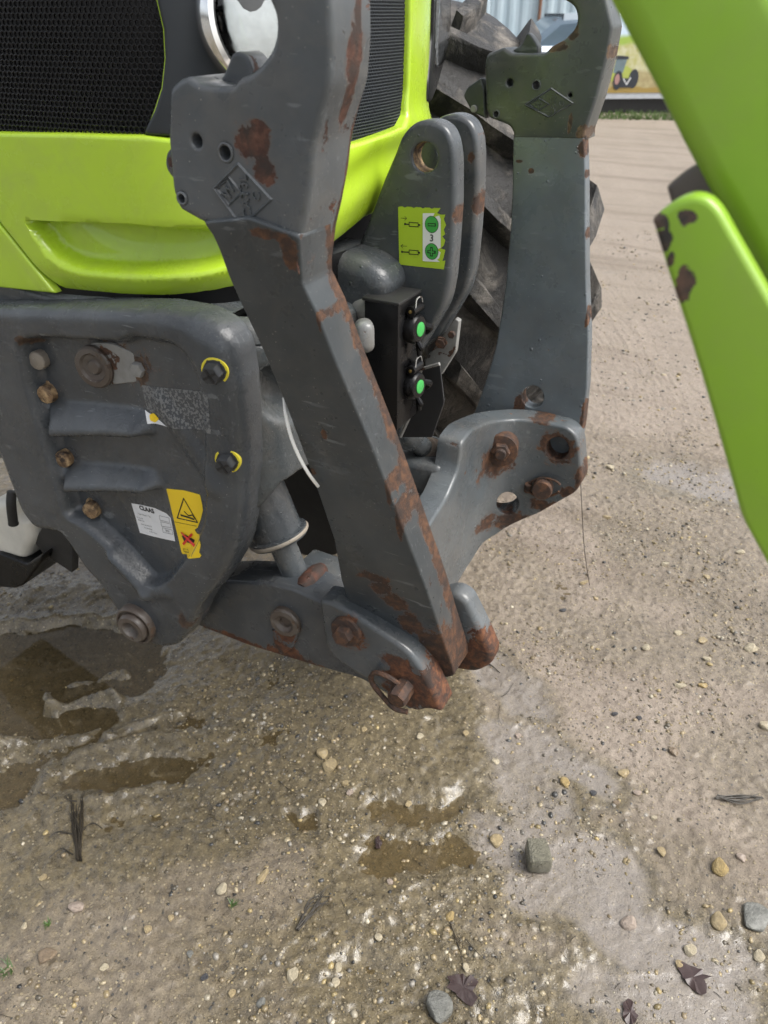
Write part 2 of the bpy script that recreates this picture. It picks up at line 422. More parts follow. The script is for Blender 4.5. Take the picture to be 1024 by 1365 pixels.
    b.bsdf(Base_Color=c2, Roughness=rg, Normal=nrm, Specular_IOR_Level=.5, Metallic=b.math('MULTIPLY', mask, .15))
    return b.m

GREY = (.088, .096, .102)
def spots(dom, *L, dep=.12):                 # px ellipses -> rust ellipsoids on a plane
    out = []
    for u, v, ru, rv in L:
        p = dom.at(u, v); a = dom.at(u+ru, v); c = dom.at(u, v+rv)
        out.append(('s', p, ((a-p).length, dep, (c-p).length)))
    return out

M_ = {}
M_['rust'] = paint('rusty_steel', (.10, .05, .03), [('h', (0, 0, -50), (0, 0, 1), .02)], nscale=50, bmp=.45)
M_['rustlite'] = paint('ochre_rust', (.3, .2, .1), [('h', (0, 0, -50), (0, 0, 1), .02)], rustcol=((.20, .125, .065), (.52, .37, .20)), nscale=60, bmp=.3)
M_['boltgrey'] = paint('dull_zinc_bolt', (.24, .21, .17), [], chips=.6, rough=.5, rustcol=((.2, .12, .06), (.36, .25, .14)))
M_['brownsteel'] = paint('greasy_brown_steel', (.075, .058, .046), [], rough=.42, chips=.62, dust=.5, rustcol=((.06, .04, .03), (.14, .09, .055)))
M_['zinc'] = paint('zinc_plate', (.23, .23, .22), [], rough=.42, chips=.60, dust=.6)
M_['black'] = plain('black_plastic', (.006, .006, .0065), .3, bump=.08, bscale=400, spec=.25)
M_['blackrub'] = plain('black_rubber', (.018, .018, .018), .55, bump=.1, bscale=300)
M_['dark'] = plain('dark_underbody_steel', (.016, .016, .017), .7, bump=.2, bscale=60)
M_['trim'] = plain('black_satin_trim', (.018, .022, .026), .36, bump=.05, bscale=350, var=.08)
M_['chrome'] = plain('bright_chrome', (.82, .83, .84), .08, 1.0, var=.03)
M_['lampclear'] = plain('clear_ribbed_lamp', (.62, .65, .67), .16, .4, bump=.4, bscale=60, var=.2)
M_['paleblock'] = paint('pale_worn_casting', (.15, .155, .155), [], rough=.4, chips=.66, dust=.5)
M_['refl'] = plain('lamp_reflector', (.40, .43, .44), .04, 1.0, bump=.22, bscale=11, var=.35)
M_['yellow'] = plain('yellow_print', (.86, .60, .02), .4, var=.05)
M_['ink'] = plain('black_print', (.012, .012, .012), .5)
M_['red'] = plain('red_print', (.62, .03, .02), .5)
M_['white'] = plain('white_print', (.74, .75, .76), .42, var=.05)
M_['cream'] = plain('pale_wire_sheath', (.85, .84, .80), .4, var=.05)
M_['grn'] = plain('bright_green_dot', (.045, .36, .075), .35, var=.08)
M_['grnd'] = plain('green_print_disc', (.05, .36, .06), .4, var=.05)
M_['tank'] = plain('milky_plastic_tank', (.62, .60, .53), .42, bump=.08, bscale=40, var=.2)
M_['ylring'] = plain('yellow_marker_ring', (.78, .66, .05), .5, var=.2)
M_['hex'] = plain('black_hex_steel', (.035, .037, .04), .42, var=.2)
M_['brass'] = plain('brass_rivet', (.45, .33, .12), .35, 1.0)
def glass():
    b = NB('clear_lamp_glass'); g = b.n('ShaderNodeBsdfGlass'); g.inputs['Roughness'].default_value = .0; g.inputs['IOR'].default_value = 1.2
    tr = b.n('ShaderNodeBsdfTransparent'); gl = b.n('ShaderNodeBsdfGlossy'); gl.inputs['Roughness'].default_value = .02
    fr = b.n('ShaderNodeFresnel'); fr.inputs[0].default_value = 1.5
    mx = b.n('ShaderNodeMixShader'); b.t.links.new(fr.outputs[0], mx.inputs[0]); b.t.links.new(tr.outputs[0], mx.inputs[1]); b.t.links.new(gl.outputs[0], mx.inputs[2])
    b.t.links.new(mx.outputs[0], b.out.inputs[0]); return b.m
M_['glass'] = glass()
def lime(name, col, rust=(), rough=.22):
    b = NB(name); co = b.co()
    c = b.vec('SCALE', b.mix(0.0, col, col), b.mapr(b.noise(co, 3, 4), .3, .7, .95, 1.05))
    sp = b.math('MULTIPLY', b.mapr(b.voro(co, 130), .09, .05), b.mapr(b.noise(co, 15, 2), .60, .66)); c = b.mix(b.math('MULTIPLY', sp, .7), c, (.06, .07, .02))
    film = b.mapr(b.noise(co, 10, 6, .7, .5), .45, .8, 0, .30); c = b.mix(film, c, (.26, .24, .12))
    d = None
    for r in rust:
        k = b.vec('LENGTH', b.vec('MULTIPLY', b.vec('SUBTRACT', co, tuple(r[1])), tuple(1/max(q, 1e-4) for q in r[2]))); d = k if d is None else b.math('MINIMUM', d, k)
    rg = b.mapr(b.noise(co, 14, 5, .6), .3, .7, rough-.05, rough+.12); kw = {}
    if d is not None:
        wob = b.math('MULTIPLY', b.math('SUBTRACT', b.noise(co, 75, 5, .68), .5), 2.8); m = b.mapr(b.math('ADD', d, wob), 1.06, .94)
        c = b.mix(m, c, b.mix(b.mapr(b.noise(co, 70, 4), .4, .65), (.03, .028, .026), (.13, .075, .05))); rg = b.mixf(m, rg, .75)
        kw['Normal'] = b.bump(b.math('MULTIPLY', m, -1.0), .6, .001)
    b.bsdf(Base_Color=c, Roughness=rg, Coat_Weight=.35, Coat_Roughness=.12, **kw); return b.m
LIME = (.385, .57, .028)
M_['lime'] = lime('lime_green_paint', LIME)
# ================================================================== TRACTOR (one thing, everything on it is a part)
TR = thing('tractor', 'lime green tractor with grey front linkage and folded rusty hook arms on wet gravel', 'tractor', (-1.25, 0, 0))

# ---------------- bonnet: upright curved skin
half = [(-.668, 0), (-.676, .13), (-.698, .235), (-.742, .315), (-.81, .362), (-.93, .385), (-1.15, .40), (-1.7, .42)]
BON = Prof([(x, -y) for x, y in half[::-1]] + half[1:])
S0 = float(BON.s[np.argmin(np.abs(BON.q[:, 1]))])          # arc length at the centre of the nose
Smax = BON.s[-1]
def bh(*px): return [BON.hit(u, v) for u, v in px]
bot = bh((-90, 383), (0, 385), (78, 389), (156, 397), (219, 399), (273, 394), (312, 387), (380, 366), (451, 325), (490, 293))
zc = bot[-1][1]
bot = bot + [(S0+.10, zc+.004), (S0+.22, zc), (S0+.32, zc-.02), (S0+.5, 1.14), (Smax-.05, 1.13)]
top = bh((-90, 175), (0, 175.5), (100, 177), (195, 179.5), (330, 190), (440, 196), (470, 188), (526, 168))
r1 = bh((534, 153), (537.5, 120))
topr = top + r1 + bh((540, 40), (541, -70)) + [(S0+.30, 1.75), (Smax-.05, 1.75)]
seam = bh((0, 289.5), (79, 388))
scoop = bh(*fillet([(38, 292, 8), (180, 297), (330, 303, 30), (345, 330, 30), (318, 352, 30), (270, 367, 30), (180, 371, 30), (105, 364, 30), (72, 345, 20)]))
scin = bh(*fillet([(90, 296, 6), (300, 304, 12), (295, 335, 30), (250, 344, 30), (165, 341, 30), (120, 326, 20)]))
def grow(loop, d):
    L_ = resample(loop, .006); L_ = L_[:]; t = np.roll(L_, -2, 0)-np.roll(L_, 2, 0); t /= np.linalg.norm(t, axis=1)[:, None]; n = np.stack([-t[:, 1], t[:, 0]], 1)
    a = np.sum(L_[:, 0]*np.roll(L_[:, 1], -1)-np.roll(L_[:, 0], -1)*L_[:, 1]); O = L_-n*d*np.sign(a)
    return [tuple(q) for q in O[sdf(O, loop)*-np.sign(d) > abs(d)*.9]]
def bon_hf(A):
    h = .010*np.ones(len(A))
    d = sdf(A, scoop); zt = np.interp(A[:, 0], [scoop[0][0], scoop[-1][0]], [scoop[0][1], scoop[0][1]])
    below = np.clip(scoop[8][1]-A[:, 1], 0, .1)
    dep = sstep(d, -.001, .006+.32*np.clip(below-.008, 0, .07))*.034
    d2 = sdf(A, scin); dep = dep+sstep(d2, -.012, .016)*.008
    zb = np.interp(A[:, 0], [p[0] for p in bot], [p[1] for p in bot])
    low = np.clip(1-(A[:, 1]-zb)/.05, 0, 1)
    # a soft horizontal crease on the nose and a bottom edge that tucks under
    nose = sstep(A[:, 0], S0-.22, S0-.05)
    zt2 = np.interp(A[:, 0], [p[0] for p in top], [p[1] for p in top])
    q = np.clip((zt2-A[:, 1])/np.maximum(zt2-zb, .01), 0, 1)
    crease = nose*(.009*np.exp(-((A[:, 1]-zb-.125)/.022)**2)+.006*np.exp(-((A[:, 1]-zb-.06)/.02)**2))
    return h-dep-.020*low**2+crease
pan = bot + topr[::-1]
# main skirt and the separate rear piece left of the diagonal gap
sl = (seam[1][0]-seam[0][0])/(seam[1][1]-seam[0][1])
def on_seam(z, off): return (seam[1][0]+(z-seam[1][1])*sl+off, z)
g = .0016
main = [on_seam(bot[2][1]+.001, g)] + bot[3:] + topr[::-1][:-1]
zl = BON.hit(-90, 176)[1]
up0 = on_seam(zl-.001, g)
main = main + [(up0[0], zl)]
plate('bonnet_skirt', BON, main, .02, M_['lime'], TR, bev=.006, raw=True, res=.008, hf=bon_hf, back=False, sharp=60, lines=[grow(scoop, .001), grow(scoop, -.005), grow(scoop, -.010), grow(scoop, -.016)])
rear = [on_seam(bot[2][1], -g), (on_seam(zl, -g)[0], zl), (.05, zl), (.05, bot[0][1])]
plate('bonnet_side_panel', BON, rear, .02, M_['lime'], TR, bev=.004, raw=True, res=.03, hf=lambda A: np.full(len(A), .010), back=False, sharp=60)
# far strip of the green frame is part of the skirt; the top of the bonnet closes it off above the picture
hood = [(s_, 1.75) for s_ in np.linspace(.05, Smax-.05, 40)]
hp = BON.P(hood, np.zeros(40)); hv = np.vstack([hp, hp*np.array([.93, .9, 1])+np.array([-.06, 0, .12]), np.repeat([[-1.5, 0, 1.92]], 40, 0)])
mesh_obj('bonnet_top', hv, [(r*40+i, r*40+i+1, (r+1)*40+i+1, (r+1)*40+i) for r in range(2) for i in range(39)], M_['lime'], TR)

# black liner behind the openings and below the bonnet
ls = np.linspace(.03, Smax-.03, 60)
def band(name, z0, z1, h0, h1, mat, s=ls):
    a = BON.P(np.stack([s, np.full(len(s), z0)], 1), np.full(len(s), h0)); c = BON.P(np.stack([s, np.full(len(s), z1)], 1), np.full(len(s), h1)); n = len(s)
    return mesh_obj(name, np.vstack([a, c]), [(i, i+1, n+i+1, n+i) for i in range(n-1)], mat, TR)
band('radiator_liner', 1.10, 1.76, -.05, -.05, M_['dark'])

# side and front grilles: perforated sheet, every hole real
tl = bh((210, 0), (219, 39), (221, 78), (217, 117), (207, 148), (195, 172), (194, 180))
def perforated(name, loop, pitch, wall, mat, hoff, asp=1.0):
    loop = np.array(loop); x0, y0 = loop.min(0); x1, y1 = loop.max(0)
    V, Fc = [], []; cx = []
    dy = pitch*.866*asp; j = 0; y = y0
    while y < y1:
        x = x0+(pitch/2 if j % 2 else 0)
        while x < x1: cx.append((x, y)); x += pitch
        y += dy; j += 1
    cx = np.array(cx); cx = cx[sdf(cx, loop) > -pitch*.3]
    ro = pitch/math.sqrt(3); ri = ro-wall
    A = np.array([(math.sin(k*math.pi/3), math.cos(k*math.pi/3)) for k in range(6)])*np.array([1, asp])
    n = len(cx); O = (cx[:, None]+A*ro).reshape(-1, 2); I = (cx[:, None]+A*ri).reshape(-1, 2)
    P = np.vstack([BON.P(O, np.full(n*6, hoff)), BON.P(I, np.full(n*6, hoff-.0004)), BON.P(I, np.full(n*6, hoff-.003))])
    b = np.arange(n)*6; F_ = []
    for k in range(6):
        k2 = (k+1) % 6
        F_.append(np.stack([b+k, b+k2, n*6+b+k2, n*6+b+k], 1)); F_.append(np.stack([n*6+b+k, n*6+b+k2, 2*n*6+b+k2, 2*n*6+b+k], 1))
    F_ = np.vstack(F_)
    me = bpy.data.meshes.new(name); me.from_pydata(P.tolist(), [], F_.tolist()); o = link(name, me, mat, TR); o['kind'] = 'stuff'; return o
gs = bh((-90, 176), (0, 176.5), (100, 178), (195, 180.5)) + tl[::-1] + bh((208, -30), (203, -70), (-90, -70))
perforated('side_grille', gs, .0078, .0011, M_['black'], -.004)
gf = bh((455, 197), (470, 189), (526, 169), (534, 154), (538, 120), (540.5, 40), (541, -70), (440, -70))
perforated('front_grille', gf, .0052, .0011, M_['trim'], .000, 1.0)
tube('grille_edge_piping', [Vector(BON.P([q], [.001])[0]) for q in bh((203, -60), (210, 0), (219, 39), (221, 78), (217, 117), (207, 148), (196, 174))], .0011, M_['lime'], TR, 6)
trim = tl + bh((221, 181), (330, 191), (440, 197), (468, 187), (468, 100), (462, -70), (203, -70))
plate('corner_trim', BON, [tuple(q) for q in trim], .02, M_['trim'], TR, bev=.005, raw=True, res=.02, hf=lambda A: np.full(len(A), .006), back=False, sharp=60)

# near headlight in the corner trim
hl = thing('x', 'x', 'x', (0, 0, 0)); bpy.data.objects.remove(hl)
hc = BON.at(352, 22, .0); hax = Vector((.90, -.42, .06)).normalized()
HL = lathe('headlight', [(.094, -.03), (.094, .004), (.090, .010), (.083, .0105), (.078, .006), (.076, -.006), (.076, -.03)], hc+hax*.012, hax, M_['chrome'], TR, 56)
lathe('reflector', [(.076, -.005), (.070, -.03), (.052, -.058), (.03, -.074), (.008, -.08), (0, -.08)], hc+hax*.012, hax, M_['refl'], HL, 48)
lathe('bulb', [(0, .0), (.006, -.002), (.008, -.008), (.008, -.045), (.010, -.07)], hc-hax*.0, hax, M_['chrome'], HL, 16)
lathe('lens', [(.077, -.003), (.074, .004), (.055, .012), (.03, .016), (0, .0175)], hc+hax*.012, hax, M_['glass'], HL, 48)
# far headlight: tall clear lens in a black bezel wrapped round the far corner
fq = BON.at(556, 70); fb = Pl(fq, (-.35, .94, 0), (0, 0, 1))
FL = plate('headlight', fb, [(566, -80), (590, -80), (588, 0), (586, 55, 10), (578, 92, 10), (570, 118, 6), (562, 136, 4), (557, 136, 3), (558, 110), (563, 50)], .05, M_['black'], TR, bev=.006, hf=lambda A: np.full(len(A), .02))
FL['label'] = 'tall clear headlight in black bezel on the far corner'
plate('reflector', fb, [(569, -80), (586, -80), (584.5, 0), (583, 50, 5), (575, 82, 5), (567, 88, 3), (566, 60)], .004, M_['lampclear'], FL, bev=.0, res=.006, hf=lambda A: .0215+.002*np.sin(A[:, 1]*260)*np.sin(A[:, 0]*240))
plate('lens', fb, [(568, -80), (587, -80), (585.5, 0), (584, 52, 5), (575, 85, 5), (566, 91, 3), (565, 60)], .004, M_['glass'], FL, bev=.003, res=.01, hf=lambda A: np.full(len(A), .027))

# black band standing in for the shaded gap under the bonnet
band('bonnet_gap_shade', 1.085, 1.165, -.006, -.006, M_['black'], np.linspace(.03, S0+.25, 50))

# ---------------- front casting: cheek plate with relief
CH = YP(-.44)
ch_out = [(-60, 408), (0, 409), (100, 411), (200, 415), (250, 424, 12), (284, 442, 16), (302, 470, 18), (310, 520), (314, 575), (318, 640), (316, 695, 14), (308, 744, 18), (284, 786, 12), (258, 818, 8), (247, 846, 8), (233, 864, 7), (212, 865, 8), (186, 853, 10), (160, 822, 12), (133, 782), (110, 756), (92, 728, 6), (78, 711, 5), (45, 707, 12), (25, 680, 12), (0, 613), (-60, 470)]
def chp(*px): return [CH.hit(u, v) for u, v in px]
pocket = chp(*fillet([(22, 456, 10), (45, 449, 8), (120, 453), (158, 455, 6), (172, 447, 6), (230, 455, 16), (258, 482, 18), (272, 540, 20), (276, 640), (274, 700, 20), (258, 735, 20), (220, 780, 14), (196, 784, 14), (150, 738, 18), (108, 700, 10), (86, 690, 10), (62, 610), (35, 520)]))
rib1 = chp(*fillet([(50, 566, 8), (95, 540, 20), (150, 540, 20), (196, 566, 10), (190, 586, 6), (70, 592, 6)]))
rib2 = chp(*fillet([(72, 640, 8), (110, 618, 20), (150, 622, 20), (200, 645, 10), (196, 661, 6), (90, 665, 6)]))
swell = chp((205, 545), (236, 585), (262, 620), (285, 650))
chL = np.array(chp(*fillet(ch_out)))
xr = CH.hit(314, 560)[0]; zt = CH.hit(200, 415)[1]
def rib(A, l, r_, up, lo):
    a, c = np.array(CH.hit(*l)), np.array(CH.hit(*r_)); e = c-a; L_ = np.linalg.norm(e); e = e/L_; n = np.array([-e[1], e[0]]); f = (A-a)@e/L_; bb = (A-a)@n
    upv = up*(1-.45*np.clip(f, 0, 1)); top_ = np.clip(1-bb/upv, 0, 1)
    return np.where(bb > 0, top_, 1-sstep(-bb, lo*.5, lo*1.05))*sstep(f, -.05, .01)*(1-sstep(f, .86, 1.02))
def ch_hf(A):
    d = np.maximum(sdf(A, chL), 0)
    rad = np.interp(A[:, 0], [xr-.16, xr-.03], [.014, .036])
    rad = np.where(A[:, 1] > zt-.07, np.maximum(rad, .024), rad)
    q = np.clip(rad-d, 0, rad); h = -(rad-np.sqrt(np.maximum(rad**2-q**2, 0)))
    p = sdf(A, pocket)
    left = 1-sstep(A[:, 0], CH.hit(100, 560)[0], CH.hit(290, 560)[0])
    dep = sstep(p, -.003, .011)*(.011+.024*left)
    r = np.maximum(rib(A, (62, 577), (194, 574), .050, .016), rib(A, (82, 652), (204, 650), .042, .014))
    topf = 1.0
    h = h-dep+r*.034
    h = h+.006*sstep(-seglen(A, swell[0], swell[3]), -.03, -.004)
    b1 = np.linalg.norm(A-np.array(CH.hit(186, 830)), axis=1); h = h+.008*(1-sstep(b1, .028, .045))
    lo = chp((150, 742), (196, 792)); h = h+.010*(1-sstep(seglen(A, lo[0], lo[1]), .0, .02))
    lo2 = chp((196, 792), (222, 790)); h = h+.006*(1-sstep(seglen(A, lo2[0], lo2[1]), .0, .02))
    h = h+.0012*(fbm(A[:, 0]*55, A[:, 1]*55, 3, 5)-.5)
    return h
cast_rust = spots(CH, (30, 458, 7, 7), (145, 490, 40, 22), (190, 848, 14, 10), (244, 828, 5, 9))
M_['cast'] = paint('cast_grey_paint', (.050, .056, .062), cast_rust, rough=.27, chips=.735, tex=.5, amp=1.2, dust=.14, rustcol=((.05, .034, .026), (.16, .10, .06)))
M_['lnk0'] = paint('boss_grey_paint', (.045, .051, .056), [], rough=.26, chips=.74, tex=.6, dust=.3, drops=True)
M_['castblock'] = paint('cast_block_paint', (.056, .063, .066), [], rough=.28, chips=.73, tex=.6, dust=.35, drops=True)
CHK = plate('axle_support_cheek', CH, ch_out, .065, M_['cast'], TR, bev=0, res=.0052, hf=ch_hf, tdir=(0, 1, 0), sharp=70)
CHR = Relief(CH, ch_hf, chL.min(0), chL.max(0)); ch_at = CHR.at

# casting block behind the cheek: front wall with hollow, seen between cheek and near arm
CBp = Prof([(-1.6, -.395), (-.80, -.395), (-.70, -.39), (-.655, -.36), (-.640, -.30), (-.640, -.2), (-.645, .0), (-.65, .3)])
s_c = CBp.hit(400, 560)[0]
hollow = [CBp.hit(u, v) for u, v in fillet([(349, 498, 6), (372, 488, 8), (420, 520), (420, 548), (378, 556, 6), (356, 550, 6)])]
def cb_hf(A): return -.05*sstep(sdf(A, hollow), -.010, .014)+.0015*(fbm(A[:, 0]*60, A[:, 1]*60, 3, 8)-.5)
cb = [(.05, 1.145), (CBp.s[-1]-.02, 1.06), (CBp.s[-1]-.02, .93)] + [CBp.hit(u, v) for u, v in ((470, 560), (415, 622), (398, 632), (378, 645), (362, 664), (345, 680))] + [(.05, .72)]
plate('casting_front_wall', CBp, cb, .03, M_['castblock'], TR, bev=.012, raw=True, res=.012, hf=cb_hf, back=False, sharp=60)
# sloping top of the casting running in under the bonnet
tv = []; tf = []
ss = np.linspace(.05, CBp.s[-1]-.02, 44); zz = np.interp(ss, [.05, s_c-.05, s_c+.1, CBp.s[-1]], [1.135, 1.125, 1.095, 1.05])
for k, (hh, dz) in enumerate(((.0, -.03), (-.004, -.012), (-.014, -.002), (-.03, .002), (-.16, .004))):
    tv.append(CBp.P(np.stack([ss, zz+dz], 1), np.full(44, hh)))
mesh_obj('casting_top', np.vstack(tv), [(r*44+i, r*44+i+1, (r+1)*44+i+1, (r+1)*44+i) for r in range(4) for i in range(43)], M_['castblock'], TR, sharp=70)
# round cross-shaft boss at the foot of the top link bracket
plate('bracket_foot_casting', YP(-.115), [(400, 330), (452, 338, 14), (486, 349, 18), (508, 366, 16), (515, 388, 16), (508, 404, 10), (494, 424, 12), (470, 470), (400, 470)], .10, M_['lnk0'], TR, bev=.030, res=.012, sharp=70)
lathe('shaft_end', [(.030, -.05), (.030, 0), (.027, .004), (.020, .005), (.019, .001), (0, .001)], atY(506, 413, -.10), (1, -.35, 0), M_['zinc'], TR, 28)
box('lug_block', atY(486, 447, -.20), (.03, .05, .06), M_['paleblock'], TR, .013, frame((.5, -.8, .2)), 4)
# underbody behind: dark mass so that nothing shows through under the bonnet
box('underbody_block', (-1.28, .06, .92), (1.02, .48, .34), M_['dark'], TR, .02)
plate('underbody_dark_block', YP(.02), [(350, 560), (480, 560), (480, 716), (446, 742, 6), (402, 742, 6), (356, 700)], .22, M_['dark'], TR, bev=.01)  # added dark block, keeps the gap between cheek and near arm black
box('front_axle_beam', (-1.30, .45, .72), (.22, 1.0, .2), M_['dark'], TR, .03)

# bolts on the cheek
def bolt12(name, u, v, mat, s=1.0):
    p = ch_at(u, v); ax = Vector((.20, -1, .02))
    st = lambda a, i: (1+.018*math.cos(12*a)) if 3 <= i <= 5 else 1
    return lathe(name, [(.016*s, -.03), (.0165*s, .002), (.0155*s, .004), (.0128*s, .0045), (.0128*s, .016), (.0122*s, .020), (.0105*s, .0215), (0, .0215)], p-ax.normalized()*.004, ax, mat, CHK, 72, st)
for (u, v, m, l) in ((57, 477, 'boltgrey', 'dull grey bolt head in the casting pocket'), (68, 522, 'rustlite', 'rusty bolt head just below the grey one'), (90, 608, 'rustlite', 'rusty bolt head between the two casting ribs'), (111, 686, 'rustlite', 'rusty bolt head below the lower rib')):
    o = bolt12('bolt', u, v, M_[m], 1.28); o['label'] = l
for u, v in ((286, 495), (303, 615)):
    p = ch_at(u, v); ax = Vector((.30, -1, -.02)).normalized()
    h = lathe('hex_bolt', [(.0185, -.015), (.0185, .004), (.0148, .0045), (.0148, .019), (.013, .0215), (0, .0215)], p-ax*.003, ax, M_['hex'], CHK, 6)
    lathe('marker_ring', [(.0203, -.012), (.0203, .002), (.017, .0025), (.017, -.012)], p-ax*.003, ax, M_['ylring'], h, 40)
    for k in (0, 1): box('head_slot', p+ax*.0188, (.0035 if k else .022, .022 if k else .0035, .0015), M_['ink'], h, 0, frame(ax) @ Matrix.Rotation(.5, 3, 'Z'))
# retained pin with keeper plate
p = ch_at(134, 485); ax = Vector((.16, -1, .03)).normalized()
KP = plate('pin_keeper_plate', YP(p.y-.008), [(108, 470, 12), (120, 456, 10), (150, 458, 6), (190, 476, 4), (196, 482, 5), (197, 490, 4), (192, 494, 3), (199, 503, 4), (195, 508, 4), (140, 514, 12), (118, 505, 12)], .012, M_['zinc'], CHK, bev=.002)
lathe('pin_cap', [(.035, -.01), (.035, .006), (.032, .009), (.024, .0095), (.021, .005), (.013, .003), (.010, .007), (0, .008)], p+ax*.012, ax, M_['brownsteel'], KP, 36)
lathe('keeper_bolt', [(.0125, 0), (.0125, .009), (.011, .011), (0, .011)], YP(p.y-.008).at(187, 491, .001), ax, M_['zinc'], KP, 6)
# lower pivot pin
p = ch_at(182, 832); ax = Vector((.10, -1, .0)).normalized()
LP = lathe('pivot_pin', [(.043, -.02), (.043, .005), (.040, .010), (.037, .010), (.036, .005), (.032, .005), (.0315, .014), (.028, .019), (.019, .0195), (.015, .012), (.0115, .005), (.006, .007), (0, .007)], p, ax, M_['brownsteel'], CHK, 40)

# ---------------- decals on the cheek (they follow the casting's surface)
def decal(name, outline, mat, eps, parent, res=.006, **k):
    return plate(name, CHR, outline, 0, mat, parent, bev=0, res=res, hf=lambda A: ch_hf(A)+eps, back=False, **k)
wd = decal('warning_decal', [(222, 651, 2), (244, 653), (267, 659, 2), (270, 672), (271, 680), (268, 692), (264, 703), (260, 706), (263, 711), (267, 717), (268, 726), (266, 736), (269, 740), (267, 743), (243, 738, 2)], M_['yellow'], .0007, CHK)
wd['label'] = 'torn yellow warning decal with triangle and crossed hand'
def stroke(name, pts, wpx, mat, eps, parent, closed=False, dom=CHR, hf=ch_hf):
    A = [np.array(dom.hit(u, v)) for u, v in pts]; wd_ = wpx; n = len(A); V, Fc = [], []
    m = n if closed else n-1
    for i in range(m):
        a, b = A[i], A[(i+1) % n]; t = (b-a)/np.linalg.norm(b-a); nn = np.array([-t[1], t[0]])*wd_/2; e = t*wd_/2*(1 if closed else 0)
        k = len(V); V += [a-e+nn, b+e+nn, b+e-nn, a-e-nn]; Fc.append((k, k+1, k+2, k+3))
    V = np.array(V); h = (hf(V) if hf is not None else 0)+eps
    return mesh_obj(name, dom.P(V, np.ones(len(V))*h), Fc, mat, parent, smooth=False)
stroke('warning_triangle', [(245.5, 664), (237, 690), (264, 696)], .0022, M_['ink'], .0013, wd, True)
stroke('panel_line', [(232, 695), (263, 701)], .0008, M_['ink'], .0012, wd)
stroke('crush_symbol', [(246, 681), (252, 687), (257, 686), (261, 691)], .0022, M_['ink'], .0014, wd)
stroke('crush_symbol', [(241.5, 686), (248, 688), (255, 690), (260, 692)], .0034, M_['ink'], .0016, wd)
decal('hand_symbol', [(243, 714), (247, 712), (254, 716), (260, 719), (260, 723), (254, 724), (246, 721)], M_['ink'], .0012, wd, res=.003)
stroke('red_cross', [(242, 709), (260, 727)], .0042, M_['red'], .0017, wd); stroke('red_cross', [(257, 711), (245, 725)], .0042, M_['red'], .0019, wd)
stroke('book_symbol', [(245, 731), (251, 732), (252, 736), (246, 735)], .0008, M_['ink'], .0012, wd, True)
tp = decal('type_plate', [(175.5, 670.5), (190, 673), (207, 677), (222, 684), (228, 690), (231, 705), (234, 721.5), (205, 715), (187, 710)], M_['white'], .0006, CHK, res=.006)
tp['label'] = 'white torn type plate with black print beside the yellow decal'
a0 = np.array(CHR.hit(180, 674)); a1 = np.array(CHR.hit(216, 684)); ang = math.atan2(*(a1-a0)[::-1])
def ptxt(s, u, v, size, sx=1.0, bold=0.0): a, b = CHR.hit(u, v); text('print', s, size, CH, a, b, ang, .0012, M_['ink'], tp, 0, sx, ch_hf, bold)
ptxt('CLAAS', 196, 679, .0125, 1.05, .0005)
ptxt('Type / Model / Typ', 193, 686.5, .0042); ptxt('N° de série', 187, 690, .0036); ptxt('Masse maxi', 189, 693.5, .0036); ptxt('Année de fabrication', 196, 700, .0034); ptxt('Type d\'attelage', 198, 704, .0036)
ptxt('2021', 224, 707.5, .0058); ptxt('Made in France', 205, 709.5, .0034)
for q in ([(213, 687), (226, 690), (227, 696), (214, 693)], [(215, 695), (228, 698), (229, 703), (216, 701)], [(217, 703), (230, 706), (231, 712), (218, 709)]): stroke('print_box', q, .0006, M_['ink'], .0012, tp, True)
b = NB('weathered_faded_label'); co = b.co(); n_ = b.mapr(b.noise(co, 210, 3, .6), .49, .53)
b.bsdf(Base_Color=b.mix(n_, (.055, .06, .066), (.17, .175, .175)), Roughness=.5); M_['faded'] = b.m
fd = decal('faded_label', [(189, 513, 2), (277, 526, 2), (282, 578), (224, 569), (196, 565, 2)], M_['faded'], .0005, CHK); fd['label'] = 'weathered grey mottled label remnant'
decal('label_corner', [(194, 546), (223, 569), (197, 565)], M_['white'], .0011, fd, res=.006)
decal('label_mark', [(200, 552, 2), (206, 550, 2), (213, 558, 2), (208, 563, 2), (201, 560, 2)], M_['yellow'], .0016, fd, res=.006)

# tank and trays hanging at the back, lower left
tk = plate('fluid_tank', YP(-.30), [(-50, 690), (-10, 672, 6), (18, 668, 5), (25, 690, 6), (36, 698), (42, 722, 6), (32, 748, 5), (-50, 728)], .16, M_['tank'], TR, bev=.022)
tube('filler_hose', spline([atY(16, 655, -.315), atY(15, 672, -.325), atY(18, 698, -.325)]), [.011]*16+[.012], M_['blackrub'], TR, 12)
plate('tank_tray', YP(-.31), [(-60, 735), (0, 738), (35, 752), (57, 738, 3), (56, 748, 3), (32, 780, 4), (20, 785, 4), (-60, 778)], .19, M_['black'], TR, bev=.006)
plate('deflector_plate', YP(-.28), [(45, 722, 3), (58, 700), (90, 700), (97, 740), (96, 764, 2), (57, 738)], .02, M_['blackrub'], TR, bev=.003)

